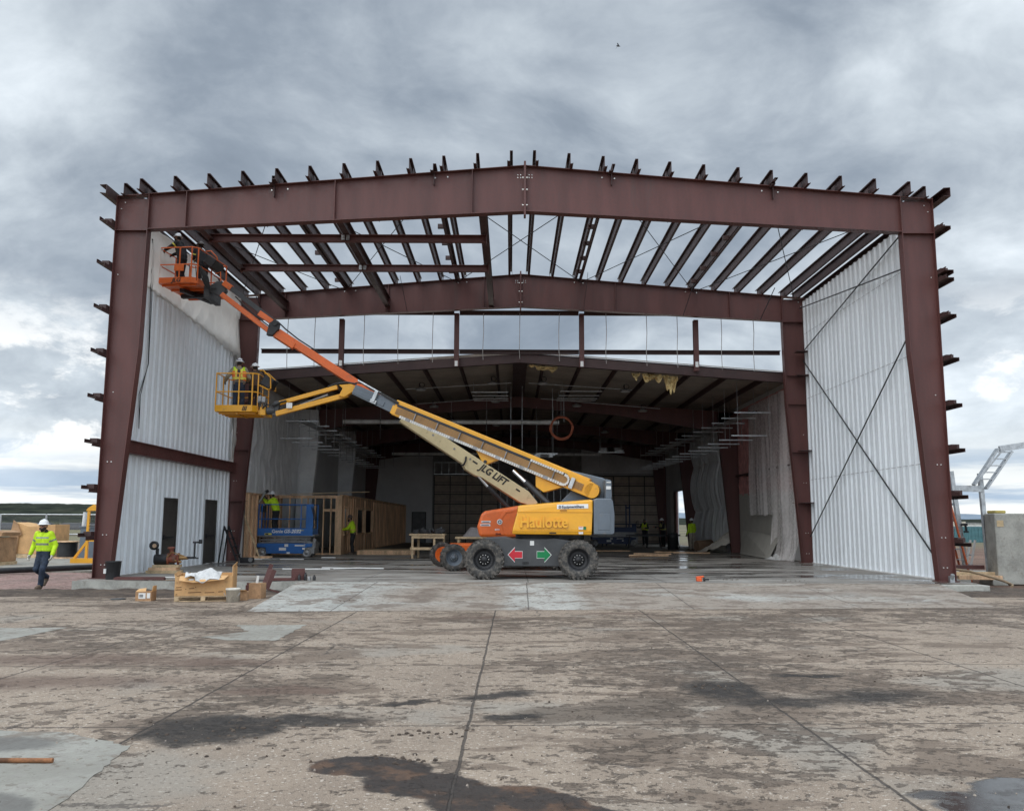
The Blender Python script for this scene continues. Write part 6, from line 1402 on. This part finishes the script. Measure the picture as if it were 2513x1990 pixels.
for k in range(4): z = .28+.3*k; mb = MB(); mb.bx(-10.62+(1.35-z)*.407-.06, -10.62+(1.35-z)*.407+.10, 32.62, 33.08, z, z+.035); mb.build('step', blackp, t)
t = thing('grinder_box', 'dark tool box at the foot of the step ladder', 'tool box', (-9.85, 33, 0)); mb = MB(); mb.bx(-10.0, -9.55, 32.7, 33.0, 0, .2); mb.build('box', blackp, t, bevel=.02); MB().cyl((-9.6, 32.66, .12), (-9.6, 32.70, .12), .08, 14).build('wheel', steelg, t)
mb = MB(); mb.bar((-10.95, 36.2, 1.75), (-10.2, 36.0, .02), .04, .05); tag(mb.build('leaning_pole', pale_timber), 'pale pole leaning against the second left column', 'pole')
mb = MB(); mb.bx(-10.9, -9.9, 36.25, 36.5, 0, .05); mb.bx(-10.6, -9.8, 36.3, 36.42, .05, .12); tag(mb.build('board_scraps', timber), 'low board scraps at the foot of the timber side wall', 'board')
tag(MB().cyl((-6, 6.47, -.178), (-3.24, 6.47, -.178), .017, 14).build('rusty_pipe', pmat('rust', (.24, .105, .045), .8, var=.4, scale=6)), 'rusty pipe lying on the concrete at the lower left', 'pipe')
mb = MB(); mb.bx(9.9, 12.0, 22.55, 23.05, -.3, -.03); mb.bx(12.001, 12.25, 22.7, 24.4, -.3, -.045); tag(mb.build('column_footing', concrete, bevel=.012), 'rough concrete footing block under the right front column', 'footing')
mb = MB(); mb.bx(-11.25, -5.2, 22.80, 22.838, -.34, -.012); tag(mb.build('slab_edge', concrete), 'bare concrete edge face of the slab at the left', 'slab edge')
mb = MB(); mb.bx(XR-.25, XR-.13, YA-.30, YA-.20, .0, .16); mb.cyl((XR-.2, YA-.28, .1), (XR-.2, YA-.34, .2), .05, 10); tag(mb.build('hose_bib', galv), 'small grey spigot at the foot of the right front column', 'spigot')

# ------------------------------------------------------------------ left background
t = thing('lifting_stand', 'yellow steel A frame stand beside the left column', 'stand', (-17.7, 37.4, -.23))
for x in (-17.95, -17.55): mb = MB(); mb.bar((x, 37.45, -.15), (x, 37.45, 1.98), .10, .10, (0, 1, 0)); mb.build('upright', yellow, t)
mb = MB(); mb.xz([(-18.05, 1.95), (-17.45, 1.95), (-17.5, 2.05), (-17.75, 2.22), (-18.0, 2.05)], 37.38, 37.52); mb.build('cap', yellow, t)
mb = MB(); mb.bx(-18.5, -17.3, 37.2, 37.7, -.232, -.04); mb.build('foot', yellow, t); mb = MB(); mb.bar((-18.45, 37.44, -.05), (-17.97, 37.44, .62), .09, .09); mb.build('brace', yellow, t); mb = MB(); mb.bx(-17.9, -17.6, 37.42, 37.48, .66, .74); mb.build('crossbar', yellow, t)
mb = MB()
for k in range(6): mb.bx(-17.9, -17.6, 37.43, 37.47, 1.0+.14*k, 1.03+.14*k)
mb.build('rungs', blackp, t)
t = thing('electrical_cabinet', 'grey electrical cabinet behind the yellow stand', 'cabinet', (-19.4, 41.5, -.23))
mb = MB(); mb.bx(-20.3, -18.6, 41.6, 43, -.235, 1.22); mb.build('body', grey, t, bevel=.02); mb = MB(); mb.bx(-20.35, -18.55, 41.55, 43.05, 1.22, 1.28); mb.build('lid', grey, t); mb = MB(); mb.bx(-19.42, -19.40, 41.59, 41.6, -.15, 1.15); mb.build('door_seam', dgrey, t)
t = thing('pallet_box', 'tall strapped cardboard box at the left picture edge', 'wrapped pallet', (-20, 35, -.23))
mb = MB(); mb.bx(-22.0, -20.2, 34.9, 36.2, -.10, .86); mb.build('box', card2, t, bevel=.02); mb = MB(); mb.prism([(-22.0, 34.85, .86), (-20.1, 34.85, .90), (-20.05, 34.85, 1.06), (-20.3, 34.85, 1.13), (-22.0, 34.85, 1.13)], (0, 1.3, 0)); mb.build('top_cap', card2, t, bevel=.02)
mb = MB(); mb.bx(-20.6, -20.57, 34.83, 34.849, -.1, 1.12); mb.build('strap', blackp, t); mb = MB(); mb.bx(-22, -20.15, 34.95, 36.2, -.235, -.105); mb.build('pallet', pale_timber, t)
t = thing('pallet_box', 'torn cardboard wrapped load behind the walking worker', 'wrapped pallet', (-23, 43, -.23))
mb = MB(); mb.prism([(-24.2, 42.6, -.05), (-22.0, 42.6, -.05), (-22.0, 42.6, 1.35), (-23.3, 42.6, 1.25), (-23.7, 42.6, 1.4), (-24.05, 42.6, 1.45)], (0, 1.4, 0)); mb.build('box', card, t, bevel=.02); mb = MB(); mb.prism([(-24.25, 42.52, -.02), (-23.75, 42.52, -.02), (-23.7, 42.52, .8), (-23.55, 42.52, .85), (-23.8, 42.52, 1.4), (-24.0, 42.52, 1.55)], (0, .05, 0)); mb.build('flap', card2, t)
mb = MB(); mb.bx(-24.2, -22, 42.55, 44.0, -.235, -.06); mb.build('pallet', pale_timber, t)
mb = MB(); mb.prism([(-24.8, 41.8, -.2), (-24.0, 41.9, -.2), (-24.1, 41.9, .05), (-24.5, 41.8, .1), (-24.9, 41.8, 0)], (0, .8, 0)); tag(mb.build('cardboard_scrap', card2), 'crushed cardboard scrap beside the torn load', 'cardboard')
mb = MB(); mb.bx(-25.1, -24.5, 43.9, 44.2, .15, .45); tag(mb.build('white_carton', white), 'white carton between the two cardboard loads', 'carton')
t = thing('cable_spool', 'black cable spool with wooden flange behind the walking worker', 'cable spool', (-21.2, 42.3, -.23))
MB().cyl((-21.2, 42.3, -.18), (-21.2, 42.3, .52), .44, 26).build('cable', blackp, t); mb = MB(); mb.cyl((-21.2, 42.3, .52), (-21.2, 42.3, .57), .56, 28); mb.cyl((-21.2, 42.3, -.235), (-21.2, 42.3, -.18), .56, 28); mb.build('flange', timber, t)
tag(MB().cyl((-21.1, 43.4, -.24), (-20.98, 43.4, 1.95), .10, 14).build('bollard', pmat('pale_pipe', (.62, .64, .64), .5)), 'white pipe post standing behind the cable spool', 'post')
t = thing('fence', 'grey chain link fence along the left edge of the site', 'fence', (-28, 50, -.25))
mesh_m = bpy.data.materials.new('chain_link'); mesh_m.use_nodes = True; tt = NT(mesh_m.node_tree); b_ = tt.n['Principled BSDF']; b_.inputs['Base Color'].default_value = (.3, .31, .31, 1); b_.inputs['Roughness'].default_value = .5
ps = tt.new('ShaderNodeNewGeometry').outputs['Position']; px_, py_, pz_ = tt.sep(ps)
def tri(v): return tt.math('ABSOLUTE', tt.math('SUBTRACT', tt.math('FRACT', v), .5))
q1 = tri(tt.math('MULTIPLY', tt.math('ADD', px_, pz_), 9)); q2 = tri(tt.math('MULTIPLY', tt.math('SUBTRACT', px_, pz_), 9))
tt.put(b_.inputs['Alpha'], tt.math('MAXIMUM', tt.rng(q1, .012, .03, .8, 0), tt.rng(q2, .012, .03, .8, 0)))
mb = MB(); mb.add([(-60, 50, -.25), (-12, 50, -.25), (-12, 50, 1.85), (-60, 50, 1.85)], [(0, 1, 2, 3)]); mb.build('mesh_panel', mesh_m, t)
for x in (-29.0, -26.4, -32.5, -36, -23.4, -20.4): MB().cyl((x, 50.05, -.28), (x, 50.05, 1.92), .05, 10).build('post', galv, t)
mb = MB(); mb.cyl((-60, 50.05, 1.88), (-12, 50.05, 1.88), .035, 8); mb.build('top_rail', galv, t); mb = MB(); mb.cyl((-60, 50.05, .78), (-12, 50.05, .78), .03, 8); mb.build('mid_rail', galv, t)
def railcar(x, lab):
    t = thing('tank_car', lab, 'rail tank car', (x, 152, 0), 'black tank cars on the far track'); mb = MB()
    mb.lathe([(.001, -5.0), (.6, -4.95), (1.2, -4.6), (1.35, -4.1), (1.35, 4.1), (1.2, 4.6), (.6, 4.95), (.001, 5.0)], (x, 152, -1.0+.9), (1, 0, 0), 24, cap=False); mb.build('tank', pmat('tank_black', (.02, .021, .024), .45), t)
    mb = MB(); mb.cyl((x-.4, 152, 1.1), (x-.4, 152, 1.6), .45, 14); mb.build('dome', MATS['tank_black'], t); mb = MB(); mb.bx(x-5, x+5, 151.5, 152.5, -1.35, -1.1); mb.build('underframe', blackp, t)
    for q in (-3.6, 3.6):
        mb = MB(); mb.cyl((x+q-.7, 151, -1.5), (x+q-.7, 153, -1.5), .42, 14); mb.cyl((x+q+.7, 151, -1.5), (x+q+.7, 153, -1.5), .42, 14); mb.build('bogie', blackp, t)
for x, l in ((-94, 'far black tank car cut by the left picture edge'), (-83.5, 'far black tank car above the torn cardboard load'), (-73, 'far black tank car behind the white post'), (-62, 'far black tank car mostly hidden by the grey cabinet')): railcar(x, l)
struct(MB().prism([(-400, 140, -.4), (-40, 140, -.4), (-40, 143, .12), (-400, 143, .12)], (0, 3, 0)).build('embankment', m_earth))
mb = MB(); mb.tube([(-22, 27.6, -.12), (-17.5, 28.3, -.12), (-15.5, 30.5, -.1), (-13.5, 33.0, -.08)], .10, 10); tag(mb.build('black_pipe', blackp), 'black plastic pipe running across the pink gravel', 'pipe')

# ------------------------------------------------------------------ right background
t = thing('concrete_vault', 'grey precast concrete vault standing right of the frame', 'concrete vault', (17, 27, -.28))
mb = MB(); mb.prism([(14.70, 27.3, -.28), (14.62, 26.6, -.28), (19.5, 26.2, -.28), (19.5, 29.5, -.28), (15.9, 29.5, -.28)], (0, 0, 2.12)); mb.build('body', concrete, t, bevel=.03)
mb = MB(); nf = V((-.08, -1, 0)); mb.prism([(14.68, 26.592, 1.44), (14.87, 26.576, 1.44), (14.87, 26.576, 1.63), (14.68, 26.592, 1.63)], nf*.008); mb.build('paper_tag', pmat('tan_tag', (.55, .42, .25), .7), t)
mb = MB(); mb.bx(14.72, 15.05, 26.7, 27.2, 1.84, 1.93); tag(mb.build('yellow_case', pmat('olive_yellow', (.45, .36, .10), .6), bevel=.03), 'yellow case lying on top of the concrete vault', 'case')
t = thing('stair_frame', 'galvanised steel stair with open rungs on two posts, right of the frame', 'stair frame', (16, 29.5, -.28))
for x0, x1, z0, z1, y in ((14.6, 14.92, -.28, 3.25, 29), (15.72, 15.82, -.28, 3.2, 29.3)):
    mb = MB(); mb.bar((x1, y, z0), (x0, y, z1), .13, .13, (0, 1, 0)); mb.build('post', galv, t)
for a, b in (((14.3, 29.2, 2.70), (15.75, 29.2, 2.68)),): mb = MB(); mb.bar(a, b, .10, .20); mb.build('landing_beam', galv, t)
mb = MB(); mb.bar((15.33, 29.0, 2.80), (16.20, 29.0, 4.0), .06, .20, (0, 1, 0)); mb.bar((15.80, 29.9, 2.80), (16.85, 29.9, 4.0), .06, .001, (0, 1, 0)); mb.build('stringer', galv, t)
mb = MB(); mb.bar((15.78, 29.1, 2.68), (16.72, 29.1, 3.92), .06, .20, (0, 1, 0)); mb.build('stringer', galv, t)
for k in range(5): z = 2.98+.225*k; x = 15.42+(z-2.8)*.70; mb = MB(); mb.bx(x, x+.52, 29.02, 29.1, z, z+.035); mb.build('rung', galv, t)
mb = MB(); mb.bar((16.30, 29.05, 4.0), (19.5, 29.05, 4.5), .10, .20); mb.build('top_beam', galv, t)
t = thing('step_ladder', 'orange step ladder standing just behind the right front column', 'step ladder', (14.2, 28, -.28))
ol = pmat('fibreglass_orange', (.55, .12, .04), .5)
for y in (27.9, 28.4):
    mb = MB(); mb.bar((13.98, y, 2.1), (14.48, y, -.28), .04, .08, (0, 1, 0)); mb.build('rail', ol, t); mb = MB(); mb.bar((13.92, y, 2.1), (13.62, y, -.28), .04, .07, (0, 1, 0)); mb.build('rear_rail', ol, t)
for k in range(6): z = .05+.33*k; mb = MB(); mb.bx(13.98+(2.1-z)*.21-.04, 13.98+(2.1-z)*.21+.06, 27.92, 28.38, z, z+.025); mb.build('step', galv, t)
mb = MB(); mb.bx(13.86, 14.04, 27.85, 28.45, 2.1, 2.17); mb.build('cap', grey, t)
t = thing('drill', 'black cordless drill hanging on the galvanised post', 'drill', (14.75, 28.9, 1.45)); mb = MB(); mb.bx(14.78, 14.98, 28.86, 28.93, 1.46, 1.54); mb.build('body', blackp, t, bevel=.01); mb = MB(); mb.bar((14.92, 28.9, 1.47), (14.94, 28.9, 1.30), .05, .06); mb.bx(14.86, 15.0, 28.86, 28.94, 1.24, 1.30); mb.build('grip', blackp, t, bevel=.01)
for k, (y, z, L_, m_, lab) in enumerate(((27.4, .20, 1.2, red, 'red channel beam resting on dunnage right of the column'), (26.9, .02, 1.4, pale_timber, 'pale plank on blocks right of the column'), (26.6, -.07, 1.3, timber, 'brown plank under the pale one right of the column'))):
    mb = MB(); mb.sweep([(-.1, -.06), (.1, -.06), (.1, -.04), (.0, -.03), (.0, .03), (.1, .04), (.1, .06), (-.1, .06)], (13.4, y, z), (13.4+L_, y, z)); tag(mb.build('beam' if k == 0 else 'plank', m_), lab, 'beam' if k == 0 else 'plank')
for x, lab in ((13.3, 'concrete block under the planks, nearest the column'), (14.4, 'concrete block under the planks, nearest the vault')): mb = MB(); mb.bx(x, x+.45, 26.5, 27.3, -.3, -.12); tag(mb.build('dunnage_block', concrete, bevel=.02), lab, 'block')
mb = MB(); mb.tube([(12.9, 26.3, .22), (13.5, 26.1, .14), (13.9, 25.9, .02), (14.2, 25.6, -.1), (14.3, 25.3, -.2), (14.1, 25.0, -.22)], .035, 8); tag(mb.build('hose', pmat('tan_hose', (.30, .22, .14), .8)), 'tan hose drooping off the planks beside the vault', 'hose')
mb = MB(); mb.bx(44.5, 49.5, 90, 92.4, -.3, 1.3); t = thing('container', 'teal shipping container far behind the galvanised posts', 'container', (47, 90, -.3)); mb.build('body', pmat('teal_paint', (.07, .17, .19), .6, var=.15), t); mb = MB()
for k in range(14): mb.bx(44.6+.35*k, 44.72+.35*k, 89.95, 89.995, -.2, 1.2)
mb.build('ribs', MATS['teal_paint'], t)
t = thing('trailer', 'pale trailer behind the teal container', 'trailer', (52, 120, -.3)); mb = MB(); mb.bx(46, 62, 120, 122, .4, 1.9); mb.build('body', pmat('trailer_tan', (.5, .46, .38), .7), t)
for x in (48, 60): MB().cyl((x, 119.9, .1), (x, 122, .1), .42, 14).build('wheel', blackp, t)
t = thing('white_ladder', 'white folded ladder leaning against the concrete vault', 'ladder', (14.5, 27.8, -.28))
for y in (28.6, 28.9): mb = MB(); mb.bar((15.05, y, 1.0), (14.75, y, -.28), .05, .06, (0, 1, 0)); mb.build('rail', white, t)
for k in range(3): mb = MB(); mb.bx(14.80+.07*k, 14.86+.07*k, 28.62, 28.88, -.1+.3*k, -.06+.3*k); mb.build('rung', galv, t)
t = thing('container', 'low pale site cabin far beyond the orange ladder', 'cabin', (40, 140, -.3)); mb = MB(); mb.bx(60, 75, 140, 143, -.3, 1.7); mb.build('body', pmat('cabin_white', (.6, .6, .58), .7), t); mb = MB(); mb.bx(59.8, 75.2, 139.8, 143.2, 1.7, 1.8); mb.build('roof', steelg, t)
for k in range(3): mb = MB(); mb.bx(62+4*k, 63.4+4*k, 139.96, 139.99, .5, 1.2); mb.build('window', glassd, t)
struct(MB().bx(12.6, 30, 30.5, 34, -.33, -.24).build('pavement', m_patch))
# scrub along the far fields
mb = MB()
for i in range(420):
    y = random.uniform(240, 900); x = random.uniform(-.62, .62)*y
    if abs(x) < .40*y: continue
    s_ = random.uniform(.5, 1.5)
    for k in range(3): ball(mb, (x+random.uniform(-s_, s_), y+random.uniform(-1, 1), s_*.2), (s_*random.uniform(.6, 1.3), s_, s_*random.uniform(.4, .8)), 6)
struct(mb.build('scrub', pmat('sage_scrub', (.045, .050, .028), .95, var=.4, scale=.4), recalc=False), 'stuff')
t = thing('bird', 'tiny dark bird flying high in the clouds', 'bird', (7.75, 60, 36.2)); mb = MB(); mb.lathe([(.001, -.16), (.04, -.1), (.055, 0), (.03, .12), (.001, .18)], (7.75, 60, 36.2), (1, .2, 0), 10, cap=False); mb.build('body', blackp, t)
for s_ in (-1, 1): mb = MB(); mb.add([(7.72, 60, 36.21), (7.82, 60, 36.21), (7.72, 60+s_*.2, 36.3), (7.62, 60+s_*.42, 36.2)], [(0, 1, 2, 3)]); mb.build('wing', blackp, t, solid=.01)
